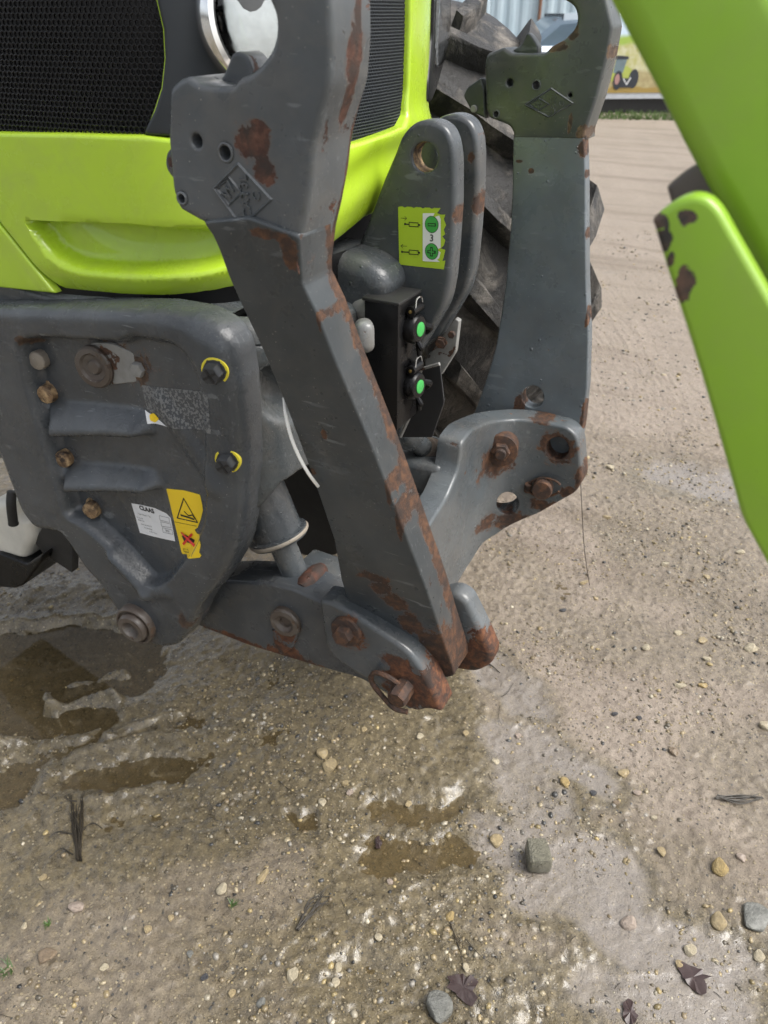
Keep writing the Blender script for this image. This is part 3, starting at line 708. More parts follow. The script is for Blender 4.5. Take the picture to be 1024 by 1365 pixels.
# ---------------- top link bracket: two thick ears
br_o = [(463, 347), (476, 331), (491, 293), (511, 239), (526, 204), (533, 184, 12), (545, 168, 12), (562, 159.5, 12), (581, 161, 12), (596, 171, 12), (604, 190, 12), (607, 215, 10), (607, 272), (604, 323), (600, 374, 10), (593, 408, 14), (556, 471), (538, 486), (500, 486), (455, 430), (455, 352)]
E1, E2 = YP(-.04), YP(.055)
e_r = spots(E1, (610, 288, 7, 14), (612, 195, 4, 5), (545, 165, 3, 3))
M_['ear'] = paint('bracket_grey_paint', (.056, .064, .070), e_r, rough=.30, drops=True, chips=.745, dust=.2, amp=.9)
M_['ear2'] = paint('bracket_grey_paint_far', (.056, .064, .070), spots(E2, (636, 272, 7, 14), (640, 180, 4, 6), (628, 210, 4, 8)), rough=.32, chips=.72, dust=.3)
EAR = plate('top_link_bracket', E1, br_o, .034, M_['ear'], TR, bev=.009, holes=[(566, 210, .0225)], res=.03)
L2 = [E1.hit(u, v) for u, v in fillet(br_o)]
EAR2 = plate('top_link_bracket', E2, L2, .034, M_['ear2'], TR, bev=.009, holes=[(*E1.hit(566, 210), .0225)], res=.03, raw=True)
hb = atY(566, 210, -.04); lathe('hole_bush', [(.0226, .006), (.0212, .006), (.0212, .033), (.0226, .033)], hb, (0, 1, 0), M_['rustlite'], EAR, 36, caps=False)
# decal on the near ear
def edecal(name, pts, mat, eps, parent, **k): return plate(name, E1, pts, 0, mat, parent, bev=0, hf=lambda A: np.full(len(A), eps), back=False, **k)
M_['limedec'] = plain('lime_print', (.40, .56, .03), .38, var=.06)
tear = [(531, 276)]
for k, u in enumerate(range(534, 586, 3)): tear.append((u, 275.5+1.2*(k*u % 3-.5)+ (1.5 if k % 4 == 2 else 0)+k*.14))
tear += [(588, 277), (583, 284), (588, 286), (594, 286), (592, 292), (595, 300), (592, 306), (594, 312), (590, 315), (594, 320), (592, 327), (588, 331), (594, 333), (592, 342), (590, 348), (594, 347), (592, 359), (532.5, 352.5)]
D = edecal('service_decal', tear, M_['limedec'], .0007, EAR); D['label'] = 'torn lime decal with plus minus discs and the number 3'
edecal('decal_panel', [(564, 284, 1), (580, 284), (577, 290), (586, 287), (588, 292), (588, 330), (582, 333), (588, 336), (586, 344), (583, 346), (587, 349), (564, 348, 1)], M_['white'], .0011, D)
for v in (299, 335):
    a, b_ = E1.hit(576, v); lp = [(a+.0115*math.cos(t), b_+.0125*math.sin(t)) for t in np.linspace(0, 2*math.pi, 25)[:-1]]
    plate('decal_disc', E1, lp, 0, M_['grnd'], D, bev=0, hf=lambda A: np.full(len(A), .0015), back=False, raw=True)
    plate('disc_outline', E1, [(a+(q[0]-a)*1.07, b_+(q[1]-b_)*1.07) for q in lp], 0, M_['ink'], D, bev=0, hf=lambda A: np.full(len(A), .0013), back=False, raw=True)
es = lambda *a, **k: stroke(*a, dom=E1, hf=None, **k)
es('disc_symbol', [(570.5, 335), (581.5, 336)], .0048, M_['ink'], .0019, D); es('disc_symbol', [(576, 329), (576, 341.5)], .0048, M_['ink'], .0021, D)
es('disc_symbol', [(572, 335), (580, 335.8)], .0022, M_['grnd'], .0024, D); es('disc_symbol', [(576, 330.5), (576, 340)], .0022, M_['grnd'], .0026, D)
es('disc_symbol', [(571, 299), (581.5, 299.5)], .0048, M_['ink'], .0019, D); es('disc_symbol', [(572, 299), (580.5, 299.5)], .0022, M_['grnd'], .0023, D)
a, b_ = E1.hit(576, 317.5); text('number', '3', .0155, E1, a, b_, -.02, .0016, M_['ink'], D, 0, 1.0, None, .0002)
for v, ext in ((299, 0), (336, 4)):
    es('cylinder_symbol', [(546, v-3), (558, v-2), (558, v+3.2), (546, v+2.4)], .0013, M_['ink'], .0014, D, closed=True)
    es('cylinder_symbol', [(540.5-ext, v-.6), (546, v)], .0018, M_['ink'], .0015, D); es('cylinder_symbol', [(558, v+.5), (560.5, v+.8)], .003, M_['ink'], .0015, D)
    es('cylinder_symbol', [(539.5-ext, v-.8), (541.5-ext, v-.6)], .0035, M_['ink'], .0016, D)
    dr = 1 if v < 310 else -1; m = 539
    es('arrow_symbol', [(m-4, v-8.5), (m+4, v-8)], .0007, M_['ink'], .0014, D); es('arrow_symbol', [(m+dr*1, v-11), (m+dr*4, v-8.2), (m+dr*1, v-5.5)], .0007, M_['ink'], .0016, D)

# ---------------- hydraulic couplings on a black box
fe = atY(531, 408, -.13); zb_ = .872; zt_ = fe.z
BX = box('coupling_box', (fe.x-.032, fe.y+.040, (zt_+zb_)/2), (.064, .080, zt_-zb_), M_['black'], TR, .003)
box('box_rim', (fe.x-.032, fe.y+.040, zt_+.003), (.070, .086, .006), M_['blackrub'], BX, .002)
for v in (437, 513):
    c = atX(549, v, fe.x+.004); ax = Vector((1, -.10, .05)).normalized()
    CP = lathe('coupling_cap', [(.026, -.02), (.026, .006), (.0245, .012), (.021, .016), (.015, .017), (0, .017)], c, ax, M_['black'], BX, 40)
    lathe('green_dot', [(.0122, .0), (.0122, .0016), (.0105, .0022), (0, .0022)], c+ax*.0165, ax, M_['grn'], CP, 32)
    up = Vector((0, 0, 1)); sd_ = Vector((0, 1, 0))
    lathe('hinge_barrel', [(.0085, -.018), (.0085, .018)], c+up*.034+ax*.006, sd_, M_['black'], CP, 16)
    lathe('hinge_rivet', [(.003, 0), (.003, .002), (0, .003)], c+up*.034+ax*.006-sd_*.018, -sd_, M_['brass'], CP, 10)
    tube('hinge_spring', spline([c+up*.040-sd_*.014+ax*.014, c+up*.052-sd_*.006+ax*.012, c+up*.052+sd_*.010+ax*.012, c+up*.042+sd_*.016+ax*.012], 5), .0012, M_['zinc'], CP, 6)
    tube('pull_tab', spline([c-up*.022+ax*.012, c-up*.034+ax*.020, c-up*.030+ax*.010+sd_*.008, c-up*.050+ax*.012+sd_*.010], 5), .005, M_['black'], CP, 8)
    tube('pull_tab', spline([c+sd_*.022+ax*.012, c+sd_*.034+ax*.02-up*.006, c+sd_*.040+ax*.010-up*.018], 5), .006, M_['black'], CP, 8)
# bent sheet shield right of the couplings
DT = plate('coupling_shield', YP(.015), [(560, 492), (586, 484.5, 3), (592, 536, 3), (576, 583, 2), (533, 583), (556, 532)], .004, M_['dark'], TR, bev=.001)
tube('shield_edge', [atY(534, 582, .008), atY(557, 531, .008), atY(561, 492, .006), atY(586, 485, .006)], .0035, M_['zinc'], DT, 8)
sp = plate('support_plate', YP(.062), [(566, 480), (607, 425), (612, 428), (607, 470, 4), (588, 500), (570, 505)], .012, M_['zinc'], TR, bev=.002)
lathe('bolt', [(.012, 0), (.012, .006), (.009, .007), (.009, .012), (0, .013)], atY(589, 456, .058), (.1, -1, 0), M_['rust'], sp, 6)
lathe('bolt', [(.007, 0), (.007, .008), (0, .009)], atY(603, 445, .058), (.1, -1, 0), M_['rust'], sp, 6)
# ---------------- lower link: cross beam with the far carrier in one casting
XB = Prof([(-.52, -.30), (-.526, -.12), (-.534, .05), (-.537, .16), (-.536, .235), (-.527, .295), (-.503, .340), (-.462, .364), (-.41, .373), (-.33, .374), (-.20, .374)])
# walked from near to far; its outward side faces the camera
xb_out = [(540, 800), (560, 722), (578, 692, 8), (597, 662, 10), (611, 628, 12), (616, 590, 8), (629, 572, 8), (655, 561, 8), (680, 559.5), (755, 568.5, 9), (769, 581, 9), (772, 596), (776, 642, 7), (767, 657, 7), (719, 684, 5), (659, 715, 5), (645, 724, 4), (630, 747), (607, 785), (575, 840)]
def xb_hf(A):
    d = sdf(A, np.array([XB.hit(u, v) for u, v in fillet(xb_out)]))
    return .0006*(fbm(A[:, 0]*80, A[:, 1]*80, 3, 3)-.5)
xf = YP(.374)
rx = spots(xf, (765, 660, 16, 10), (735, 678, 26, 9), (690, 692, 26, 12), (660, 678, 8, 12), (744, 598, 22, 20), (772, 640, 6, 18), (632, 745, 5, 10), (615, 770, 4, 8)) + spots(xf, (663, 597, 24, 22), (720, 560, 14, 5))
M_['xb'] = paint('far_carrier_paint', (.082, .093, .100), rx, rough=.27, drops=True, chips=.69, dust=.25, amp=1.0, tex=.3, edge=.24)
FC = plate('lower_link_casting', XB, xb_out, .055, M_['xb'], TR, bev=.007, holes=[], hole_px=[[(u+r*math.cos(t), v+r*1.02*math.sin(t)) for t in np.linspace(0, 2*math.pi, 25)[:-1]] for u, v, r in ((743, 598, 15), (677, 671, 14.5))], res=.014, sharp=55)
# second (outer) far plate of the fork, with matching holes
xf2 = YP(.50)
sh = lambda p: (p[0], p[1])
fl2 = [xf.hit(u, v) for u, v in fillet([(629, 572, 8), (655, 561, 10), (755, 568.5, 12), (769, 581, 12), (776, 642, 10), (767, 657, 8), (719, 684, 10), (665, 700, 10)])]
cf = np.mean(fl2, 0); fl2 = [tuple(cf+(np.array(q)-cf)*.55+np.array((-.02, -.055))) for q in fl2]
plate('fork_outer_plate', xf2, fl2, .04, M_['xb'], TR, bev=.006, raw=True)
# washer, nut and locking pin on the far carrier
p = XB.at(664, 597, .010); ax = Vector((.30, -.95, .05)).normalized()
PN = lathe('pivot_bolt', [(.041, -.03), (.041, .004), (.038, .007), (.024, .0085)], p, ax, M_['rust'], FC, 40)
lathe('nut', [(.0225, .007), (.0225, .019), (.020, .022), (.015, .0225)], p, ax, M_['rust'], PN, 6)
lathe('bolt_end', [(.0135, .015), (.0135, .029), (.011, .032), (0, .032)], p, ax, M_['rust'], PN, 20)
p = XB.at(725, 647); ax = Vector((.15, -1, .08)).normalized()
LK = lathe('locking_pin', [(.0245, -.01), (.0245, .030), (.022, .034), (0, .0345)], p, ax, M_['rust'], FC, 28)
lp = [p+ax*.012+Vector((.034*math.cos(t)*(1.25 if math.cos(t) > 0 else 1.1), 0, .026*math.sin(t)+.010*math.cos(t))) for t in np.linspace(.35, 2*math.pi-.35, 24)]
tube('clip_ring', lp, .003, M_['rust'], LK, 8)
lathe('clip_spring', [(.0075, -.012), (.009, -.010), (.0075, -.006), (.009, -.002), (.0075, .002), (.009, .006), (.0075, .010), (.0085, .013)], p+ax*.012+Vector((-.037, 0, -.012)), (0.1, -.2, 1), M_['rust'], LK, 14)
# rear part of the far link with its open pocket and cylinder eye
M_['lnk'] = paint('link_grey_paint', (.060, .068, .073), [], rough=.28, drops=True, chips=.72, dust=.3, tex=.4)
zp = ZP(.672)
RP = plate('link_side_arm', zp, [(470, 600, 6), (500, 578, 8), (545, 570, 6), (580, 578, 10), (604, 588, 8), (611, 600, 6), (603, 618, 8), (585, 624, 8), (540, 616), (490, 630)], .14, M_['lnk'], TR, bev=.014, hole_px=[[(548, 598, 6), (562, 588, 5), (582, 586, 8), (596, 593, 6), (598, 600, 5), (590, 608, 5), (560, 607, 4)]], res=.02, sharp=60)
ca, cb_ = atZ(545, 580, .74), atZ(575, 606, .65)
dv = (cb_-ca).normalized(); lathe('hydraulic_cylinder', [(.034, -.16), (.034, .0), (.031, .012), (.022, .016), (.022, .08)], ca, dv, M_['lnk'], TR, 32)
lathe('rod_eye', [(0, -.032), (.026, -.028), (.034, -.014), (.036, 0), (.034, .014), (.026, .028), (0, .032)], atZ(574, 604, .645), dv, M_['brownsteel'], TR, 28)
# ground-facing floor of the beam, dark ledge left of the ridge
plate('beam_shelf', ZP(.60), [(545, 668), (600, 640), (612, 600), (560, 610), (520, 640)], .05, M_['lnk'], TR, bev=.006)

# ---------------- near lower link
NL = YP(-.352)
nl_out = [(215, 800), (262, 776, 10), (310, 775), (362, 778), (390, 785, 8), (424, 800), (520, 860), (560, 930), (548, 949, 6), (527, 933, 10), (482, 906, 12), (411, 886, 12), (330, 861, 12), (262, 834), (215, 825)]
nr = spots(NL, (330, 860, 50, 6), (392, 878, 28, 9), (384, 836, 12, 16), (378, 862, 14, 9))
M_['nl'] = paint('near_link_paint', (.048, .054, .060), nr, rough=.33, chips=.72, dust=.22, amp=1.3, rustcol=((.07, .028, .016), (.2, .08, .035)))
NLK = plate('lower_link_arm', NL, nl_out, .075, M_['nl'], TR, bev=.007, res=.02)
NC = YP(-.374)
nc_out = [(424, 799, 7), (441, 803, 4), (470, 818), (545, 868, 16), (566, 898, 14), (583, 934), (590, 951, 6), (572, 946, 8), (552, 950, 10), (535, 938, 10), (500, 912), (470, 896, 14), (436, 872, 16)]
rc_ = spots(NC, (575, 925, 26, 34), (592, 938, 26, 30), (545, 918, 28, 26), (530, 884, 20, 9), (590, 905, 26, 26), (466, 842, 18, 20)) + [('s', NC.at(596, 930), (.045, .10, .05))]
M_['nc'] = paint('near_fork_paint', (.062, .070, .076), rc_, rough=.30, chips=.74, dust=.25, amp=.9, rustcol=((.075, .032, .02), (.23, .095, .042)))
NCK = plate('fork_plate', NC, nc_out, .046, M_['nc'], TR, bev=.009, res=.016, sharp=55); NCK['label'] = 'outer fork plate with rusted nose'
# raised boss and the two pins
p = NL.at(383, 826); ax = Vector((.10, -1, .03)).normalized()
BS = lathe('pin_boss', [(.031, -.01), (.031, .010), (.028, .014), (.019, .0145), (.016, .010), (.012, .008), (.010, .003), (0, .003)], p, ax, M_['brownsteel'], NLK, 36)
plate('boss_gusset', NL, [(364, 838), (402, 838), (393, 862, 5), (378, 872, 6), (371, 862, 5)], .01, M_['nl'], NLK, bev=.004, hf=lambda A: np.full(len(A), .007))
p = NC.at(463, 840); ax = Vector((.06, -1, .08)).normalized()
B1 = lathe('fork_pivot_bolt', [(.029, -.002), (.029, .005), (.027, .008), (.018, .009)], p, ax, M_['rust'], NCK, 36)
lathe('bolt_head', [(.0175, .007), (.0178, .022), (.016, .026), (.011, .0265), (0, .027)], p, ax, M_['rust'], B1, 6)
p = NC.at(540, 915)
B2 = lathe('locking_pin', [(.0185, -.01), (.0185, .030), (.0165, .034), (0, .0345)], p, (-.02, -1, -.12), M_['rust'], NCK, 8, up=(.3, 0, 1))
hp_ = [NC.at(u, v, h) for u, v, h in ((538, 909, .010), (526, 896, .016), (510, 889, .016), (501, 893, .014), (501, 903, .014), (514, 920, .014), (530, 938, .012), (546, 946, .006))]
tube('clip_handle', spline(hp_, 5), .0048, M_['rust'], B2, 8)
# inner plate of the near fork
ip = YP(-.262)
plate('fork_inner_plate', ip, [(560, 800), (605, 790, 8), (622, 800, 8), (641, 838, 10), (657, 874, 8), (654, 888, 6), (634, 898, 8), (606, 894), (560, 870)], .035, paint('fork_inner_paint', (.105, .116, .123), spots(ip, (645, 880, 30, 34), (630, 895, 30, 18)), rough=.28, chips=.74, drops=True, amp=.8, rustcol=((.075, .032, .02), (.23, .095, .042))), TR, bev=.012, res=.02)
# near hydraulic cylinder
c0, c1 = atY(340, 640, -.30), atY(371, 712, -.30)
dv = (c1-c0).normalized(); ln = (c1-c0).length
CY = lathe('hydraulic_cylinder', [(.047, -.14), (.047, ln-.006), (.055, ln-.004), (.0555, ln+.006), (.053, ln+.010), (.044, ln+.012), (.030, ln+.014)], c0, dv, M_['lnk0'], TR, 40)
lathe('piston_rod', [(.025, ln), (.025, ln+.13)], c0, dv, M_['lnk'], CY, 28)
lathe('gland_ring', [(.0560, ln-.001), (.0575, ln+.001), (.0575, ln+.004), (.0560, ln+.006)], c0, dv, M_['boltgrey'], CY, 40)
lathe('rod_eye', [(0, -.04), (.013, -.036), (.019, -.02), (.020, 0), (.019, .02), (.013, .036), (0, .04)], atY(416, 772, -.30), (0, 1, 0), paint('wet_red_rust', (.1, .05, .03), [('h', (0, 0, -50), (0, 0, 1), .02)], drops=True, rustcol=((.06, .025, .015), (.16, .06, .035))), CY, 28)
box('link_top_web', atY(432, 757, -.25), (.09, .07, .02), M_['lnk'], TR, .006)

# white wire behind the near arm
tube('white_wire', spline([atY(379, 530, -.43), atY(381, 552, -.44), atY(388, 582, -.445), atY(399, 609, -.445), atY(412, 632, -.44), atY(424, 648, -.42)], 6), .0026, M_['cream'], TR, 8)

# ---------------- hook arms
ZK = 1.274
NAk = .24
NA = Pl((0, -.5, ZK), (1, 0, 0), (0, -NAk, 1))
na_out = [(270, 296), (330, 290), (399, 315), (401, 345), (403, 379), (423, 419), (445, 476), (470, 535), (495, 594), (523, 666), (543, 719), (570, 790), (588, 845), (603, 888), (606, 901, 4), (590, 905), (520, 880), (470, 820), (455, 775), (445, 719), (414, 629), (382, 544), (351, 469), (320, 404), (303, 365), (292, 334), (283, 314)]
na_r = [('h', NA.at(590, 842)+Vector((0, .040, 0)), (.10, 1, NAk), .016)] + spots(NA, (508, 784, 12, 9), (528, 803, 12, 10), (548, 830, 12, 12), (575, 862, 16, 20), (596, 880, 24, 30), (358, 313, 20, 6), (386, 338, 10, 20), (432, 580, 3, 5), (531, 690, 4, 30), (517, 655, 3, 20), (417, 628, 4, 4), (425, 430, 2, 12), (498, 770, 20, 6))
M_['na'] = paint('near_arm_paint', (.042, .049, .054), na_r, rough=.36, chips=.70, dust=.16, amp=1.15, edge=.28)
NAR = plate('hook_arm', NA, na_out, .066, M_['na'], TR, bev=.0035, res=.03, tdir=(0, 1, 0)); NAR['label'] = 'near folded hook arm with rust along its front edge'
HK = YP(-.5)
hk_out = [(225, 118, 8), (238, 106), (250, 101.5, 5), (263, 111.5, 5), (282, 114.5), (310, 114.5, 5), (317, 104, 6), (331, 99, 6), (345, 88, 8), (360, 69, 8), (367, 46, 10), (366, 20, 10), (352, -12, 14), (320, -34, 14), (296, -44, 8), (300, -80, 12), (350, -100, 14), (410, -96, 24), (436, -50, 20), (441, 0), (443, 50, 12), (440, 110, 12), (428, 155, 10), (420, 190, 8), (416, 235), (408, 285), (401, 318, 5), (396, 372, 5), (384, 320, 8), (336, 304), (285, 300), (270, 297, 4), (250, 286, 6), (238, 279, 6), (229, 252, 6), (223, 186)]
hk_r = spots(HK, (338, 190, 23, 26), (352, 225, 14, 20), (345, 172, 14, 12), (372, 313, 20, 6), (392, 345, 5, 22), (340, 305, 10, 3)) + [('s', Vector(HK.at(441, 75))+Vector((.0, .045, 0)), (.03, .014, .035)), ('s', Vector(HK.at(434, 140))+Vector((0, .045, 0)), (.02, .010, .026)), ('s', Vector(HK.at(442, 25))+Vector((0, .05, 0)), (.02, .008, .022)), ('s', Vector(HK.at(420, 240))+Vector((0, .076, 0)), (.02, .005, .10)), ('s', Vector(HK.at(402, 315))+Vector((0, .074, 0)), (.03, .007, .05))]
M_['hk'] = paint('near_hook_paint', (.078, .087, .094), hk_r, rough=.33, chips=.71, dust=.3, amp=.85, edge=.30, rustcol=((.06, .026, .018), (.15, .07, .045)))
def hk_hf(A):
    return .0012*(fbm(A[:, 0]*22, A[:, 1]*22, 3, 11)-.5)
HKO = plate('hook', HK, hk_out, .075, M_['hk'], NAR, bev=.007, holes=[(262, 188, .0072), (301, 203.5, .0085), (243, 264.5, .0062)], res=.012, hf=hk_hf, tdir=(0, 1, 0), sharp=60)
HKO['label'] = 'near hook claw with cast diamond mark and rust patches'
for u, v, r in ((301, 203.5, .0105), (243, 264.5, .0078)): lathe('hole_collar', [(r, -.004), (r, .0012), (r-.0015, .002), (r-.003, .0012), (r-.003, -.02)], HK.at(u, v), (0, -1, 0), M_['hk'], NAR, 28, caps=False)
lathe('latch_lever', [(0, -.014), (.012, -.013), (.018, -.006), (.018, .02), (.012, .026), (0, .027)], HK.at(222, 222)+Vector((0.004, .022, 0)), (0, 1, 0), M_['hk'], NAR, 28)
plate('latch_tongue', YP(-.455), [(278, 116), (296, 103, 6), (309, 71, 4), (318, 68, 4), (330, 76, 6), (338, 100), (336, 120)], .035, M_['hk'], NAR, bev=.004)

FAk = -.13
FA = Pl((0, .5, ZK), (1, 0, 0), (0, -FAk, 1))
fa_out = [(684, 180), (779, 180), (781, 236), (781, 299), (782, 380), (785, 446, 12), (783, 513), (778, 563), (772, 600), (700, 640), (640, 600), (622, 575), (629, 559), (646, 513, 14), (661, 463, 14), (669, 413), (674, 380), (681, 299), (683, 248)]
fr_ = spots(FA, (693, 538, 7, 15), (704, 555, 16, 7), (735, 563, 20, 5), (650, 566, 20, 6), (779, 197, 8, 12), (782, 232, 3, 6), (783, 310, 3, 9), (784, 420, 3, 14), (779, 555, 5, 22), (708, 228, 4, 4), (692, 215, 5, 2))
M_['fa'] = paint('far_arm_paint', (.105, .124, .138), fr_, rough=.34, drops=True, chips=.72, dust=.2, amp=.9, edge=.26)
FAR = plate('hook_arm', FA, fa_out, .030, M_['fa'], TR, bev=.004, res=.04, holes=[(710, 529, .027)], tdir=(0, 1, 0)); FAR['label'] = 'far folded hook arm, upright and mostly grey'
HF = YP(.5)
hf_out = [(645.5, 84, 4), (649, 72, 4), (671, 63, 3), (682, 71, 3), (726, 71, 3), (735, 62, 3), (752, 53, 5), (766, 39, 6), (770, 25, 7), (766, 8, 8), (750, -2, 8), (725, -4, 6), (700, -10, 6), (700, -40, 10), (760, -50, 14), (800, -30, 12), (809, 0), (817, 35, 6), (810, 75), (796, 130), (787, 156), (780.5, 176), (780, 187), (684, 186), (684, 177), (679, 168, 4), (669, 163.5), (652, 157.5, 4), (648, 145)]
hfr = spots(HF, (745, 62, 14, 8), (764, 45, 8, 10), (760, 165, 3, 14), (776, 178, 8, 10), (812, 70, 3, 10))
M_['hf'] = paint('far_hook_paint', (.062, .070, .069), hfr, rough=.36, chips=.73, dust=.2, amp=.9, edge=.26, rustcol=((.08, .05, .035), (.22, .15, .09)))
HFO = plate('hook', HF, hf_out, .075, M_['hf'], FAR, bev=.007, holes=[(679.5, 110, .0072), (715, 113.5, .0075), (661.5, 152, .006), (760, 127, .004)], res=.02, tdir=(0, 1, 0), sharp=55)
HFO['label'] = 'far hook claw with cast diamond mark'
for u, v, r in ((715, 113.5, .0105), (661.5, 152, .0085)): lathe('hole_collar', [(r, -.004), (r, .0012), (r-.0015, .002), (r-.003, .0012), (r-.003, -.02)], HF.at(u, v), (0, -1, 0), M_['hf'], FAR, 24, caps=False)
plate('latch_lever', YP(.515), [(617, 128, 4), (622, 117, 4), (641, 103, 3), (646, 118), (647, 158), (629, 150, 4)], .03, M_['hf'], FAR, bev=.005)
lathe('lever_pin', [(.0075, 0), (.0075, .003), (.006, .005), (0, .005)], atY(632, 145, .513), (0, -1, 0), M_['zinc'], FAR, 20)
tg = plate('latch_tongue', YP(.53), [(678, 70), (695, 60, 6), (703, 43, 3), (710, 50, 4), (717, 62), (717, 75), (680, 75)], .025, M_['hf'], FAR, bev=.003)

# cast diamond marks
def diamond(dom, pts, inner, mat, parent, tu, tv, ang, size, cu_, cv_):
    def bar(loop, w_, hgt):
        for i in range(len(loop)):
            a, b = np.array(dom.hit(*loop[i])), np.array(dom.hit(*loop[(i+1) % len(loop)])); t = (b-a)/np.linalg.norm(b-a); n = np.array([-t[1], t[0]])*w_/2; e = t*w_*.3
            q = [a-e+n, b+e+n, b+e-n, a-e-n]; V = np.array(q+[(q[0]+q[3])/2+n*0+t*w_*.2, (q[1]+q[2])/2-t*w_*.2]); h = np.array([0, 0, 0, 0, hgt, hgt])
            yield dom.P(V, h), [(0, 1, 5, 4), (3, 4, 5, 2), (0, 4, 3), (1, 2, 5)]
    V, Fc = [], []
    iw = inner
    for lp, w_, hg in ((pts, .0038, .0022), (inner, .003, .002)):
        for P, f in bar(lp, w_, hg): k = len(V); V += list(P); Fc += [tuple(i+k for i in q) for q in f]
    ct = np.mean(np.array(inner), 0)
    o = mesh_obj('cast_mark', V, Fc, mat, parent, smooth=False)
    a, b = dom.hit(*ct); text('cast_letter', 'W', size*1.25, dom, a, b, ang-math.pi/4+.1, .001, mat, parent, .0016, 1.0, None, .0002)
    a, b = dom.hit(tu, tv); text('cast_letter', 'CAT3L', size*1.1, dom, a, b, ang, .001, mat, parent, .0016, 1.0, None, .0002)
    a, b = dom.hit(cu_, cv_); text('cast_letter', 'C', size, dom, a, b, ang, .001, mat, parent, .001, 1.0, None, .0002)
M_['mark'] = paint('cast_mark_paint', (.070, .079, .086), [], rough=.3, chips=.9, dust=.3, scratch=False)
diamond(HK, [(286, 251), (318, 219), (362, 266), (323, 302)], [(290.5, 252), (306, 236.5), (323, 257), (306, 273)], M_['mark'], NAR, 328, 262, math.pi/2+.05, .0145, 343, 262)
diamond(HF, [(700.5, 139.5), (735, 118), (763.5, 137.5), (732, 156)], [(705, 139.5), (719, 131), (732, 139), (718, 147.5)], M_['mark'], FAR, 737.5, 138, math.pi/2+.08, .0135, 749, 138)

# thin wire hanging from the far fork
wp = [atY(774, 640, .40)]; wp += [atY(776, 680, .38), atY(779, 730, .36), atY(786, 780, .34)]
tube('hanging_wire', spline(wp, 6), .0011, M_['brownsteel'], TR, 6)

# ---------------- far front wheel, steered towards the camera side
steer = R(-30)
wc = Vector((-1.27, 1.14, .80)); Wm = Matrix.Translation(wc) @ Matrix.Rotation(steer, 4, 'Z')
def tyre_mesh():
    prof = [(.36, -.19), (.40, -.235), (.48, -.262), (.56, -.262), (.61, -.245), (.635, -.215), (.648, -.12), (.652, 0), (.648, .12), (.635, .215), (.61, .245), (.56, .262), (.48, .262), (.40, .235), (.36, .19)]
    return prof
seg = 72; pr = tyre_mesh(); V, Fc = [], []
for i, (r, y) in enumerate(pr):
    for k in range(seg): a = 2*math.pi*k/seg; V.append((r*math.cos(a), y, r*math.sin(a)))
for i in range(len(pr)-1):
    for k in range(seg): Fc.append((i*seg+k, i*seg+(k+1) % seg, (i+1)*seg+(k+1) % seg, (i+1)*seg+k))
NLUG = 19; rl_ = random.Random(12)
for side in (-1, 1):
    for k in range(NLUG):
        a0_ = 2*math.pi*(k+(.5 if side > 0 else 0))/NLUG; st = []
        for t in np.linspace(0, 1, 7):
            y = side*(-.02+.285*min(t*1.05, 1)); da = (.40*t**1.25-.12)
            rb = np.interp(abs(y), [0, .12, .215, .25, .265], [.650, .646, .632, .60, .55]); rt = np.interp(abs(y), [0, .12, .225, .265], [.705, .702, .690, .635])
            if t > .98: rb, rt = .54, .60
            wdh = np.interp(t, [0, .2, 1], [.030, .040, .062])
            st.append((a0_+da, y, rb-.01, rt, wdh))
        b0 = len(V)
        for a, y, rb, rt, wd_ in st:
            for rr, ww in ((rb, wd_*1.25), (rt-.006, wd_), (rt, wd_*.8)):
                for sg in (-1, 1): aa = a+sg*ww/.66/2*1.0+rl_.uniform(-.006, .006); r2 = rr+rl_.uniform(-.005, .003); V.append((r2*math.cos(aa), y+rl_.uniform(-.004, .004), r2*math.sin(aa)))
        for j in range(6):
            q = b0+j*6; n_ = q+6
            Fc += [(q, q+2, n_+2, n_), (q+2, q+4, n_+4, n_+2), (q+4, q+5, n_+5, n_+4), (q+5, q+3, n_+3, n_+5), (q+3, q+1, n_+1, n_+3)]
        Fc += [(b0, b0+1, b0+3, b0+2), (b0+2, b0+3, b0+5, b0+4)]; e = b0+36; Fc += [(e, e+2, e+3, e+1), (e+2, e+4, e+5, e+3)]
b = NB('muddy_tyre_rubber'); co = b.co(); md = b.mapr(b.noise(co, 9, 8, .7, .5), .46, .62); md2 = b.mapr(b.noise(co, 45, 6, .7), .35, .7)
c = b.mix(md, (.016, .0155, .015), b.mix(md2, (.10, .09, .078), (.23, .21, .185)))
b.bsdf(Base_Color=c, Roughness=b.mixf(md, .48, .8), Normal=b.bump(b.math('ADD', b.noise(co, 60, 7, .7), b.math('MULTIPLY', md, .5)), .8, .008)); M_['tyre'] = b.m
wh = bpy.data.objects.new('front_wheel', None); C.objects.link(wh); wh.parent = TR; wh.location = wc-TR.location; wh.rotation_euler = (0, 0, steer); wh.scale = (1.15, 1.06, 1.15)
def local(name, V, Fc, mat):
    me = bpy.data.meshes.new(name); me.from_pydata([tuple(map(float, v)) for v in V], [], Fc); me.validate()
    bm = bmesh.new(); bm.from_mesh(me); bmesh.ops.recalc_face_normals(bm, faces=bm.faces); bm.to_mesh(me); bm.free()
    me.shade_smooth(); me.set_sharp_from_angle(angle=R(38)); me.materials.append(mat)
    o = bpy.data.objects.new(name, me); C.objects.link(o); o.parent = wh; return o
local('tyre', V, Fc, M_['tyre'])
rp = [(.0, .05), (.12, .05), (.14, .0), (.24, -.03), (.33, .02), (.345, .10), (.37, .20), (.355, .20), (.33, .05), (.33, -.12), (.37, -.20), (.35, -.20), (.30, -.10), (.2, -.06), (0, -.06)]
V, Fc = [], []
for i, (r, y) in enumerate(rp):
    for k in range(40): a = 2*math.pi*k/40; V.append((r*math.cos(a), y, r*math.sin(a)))
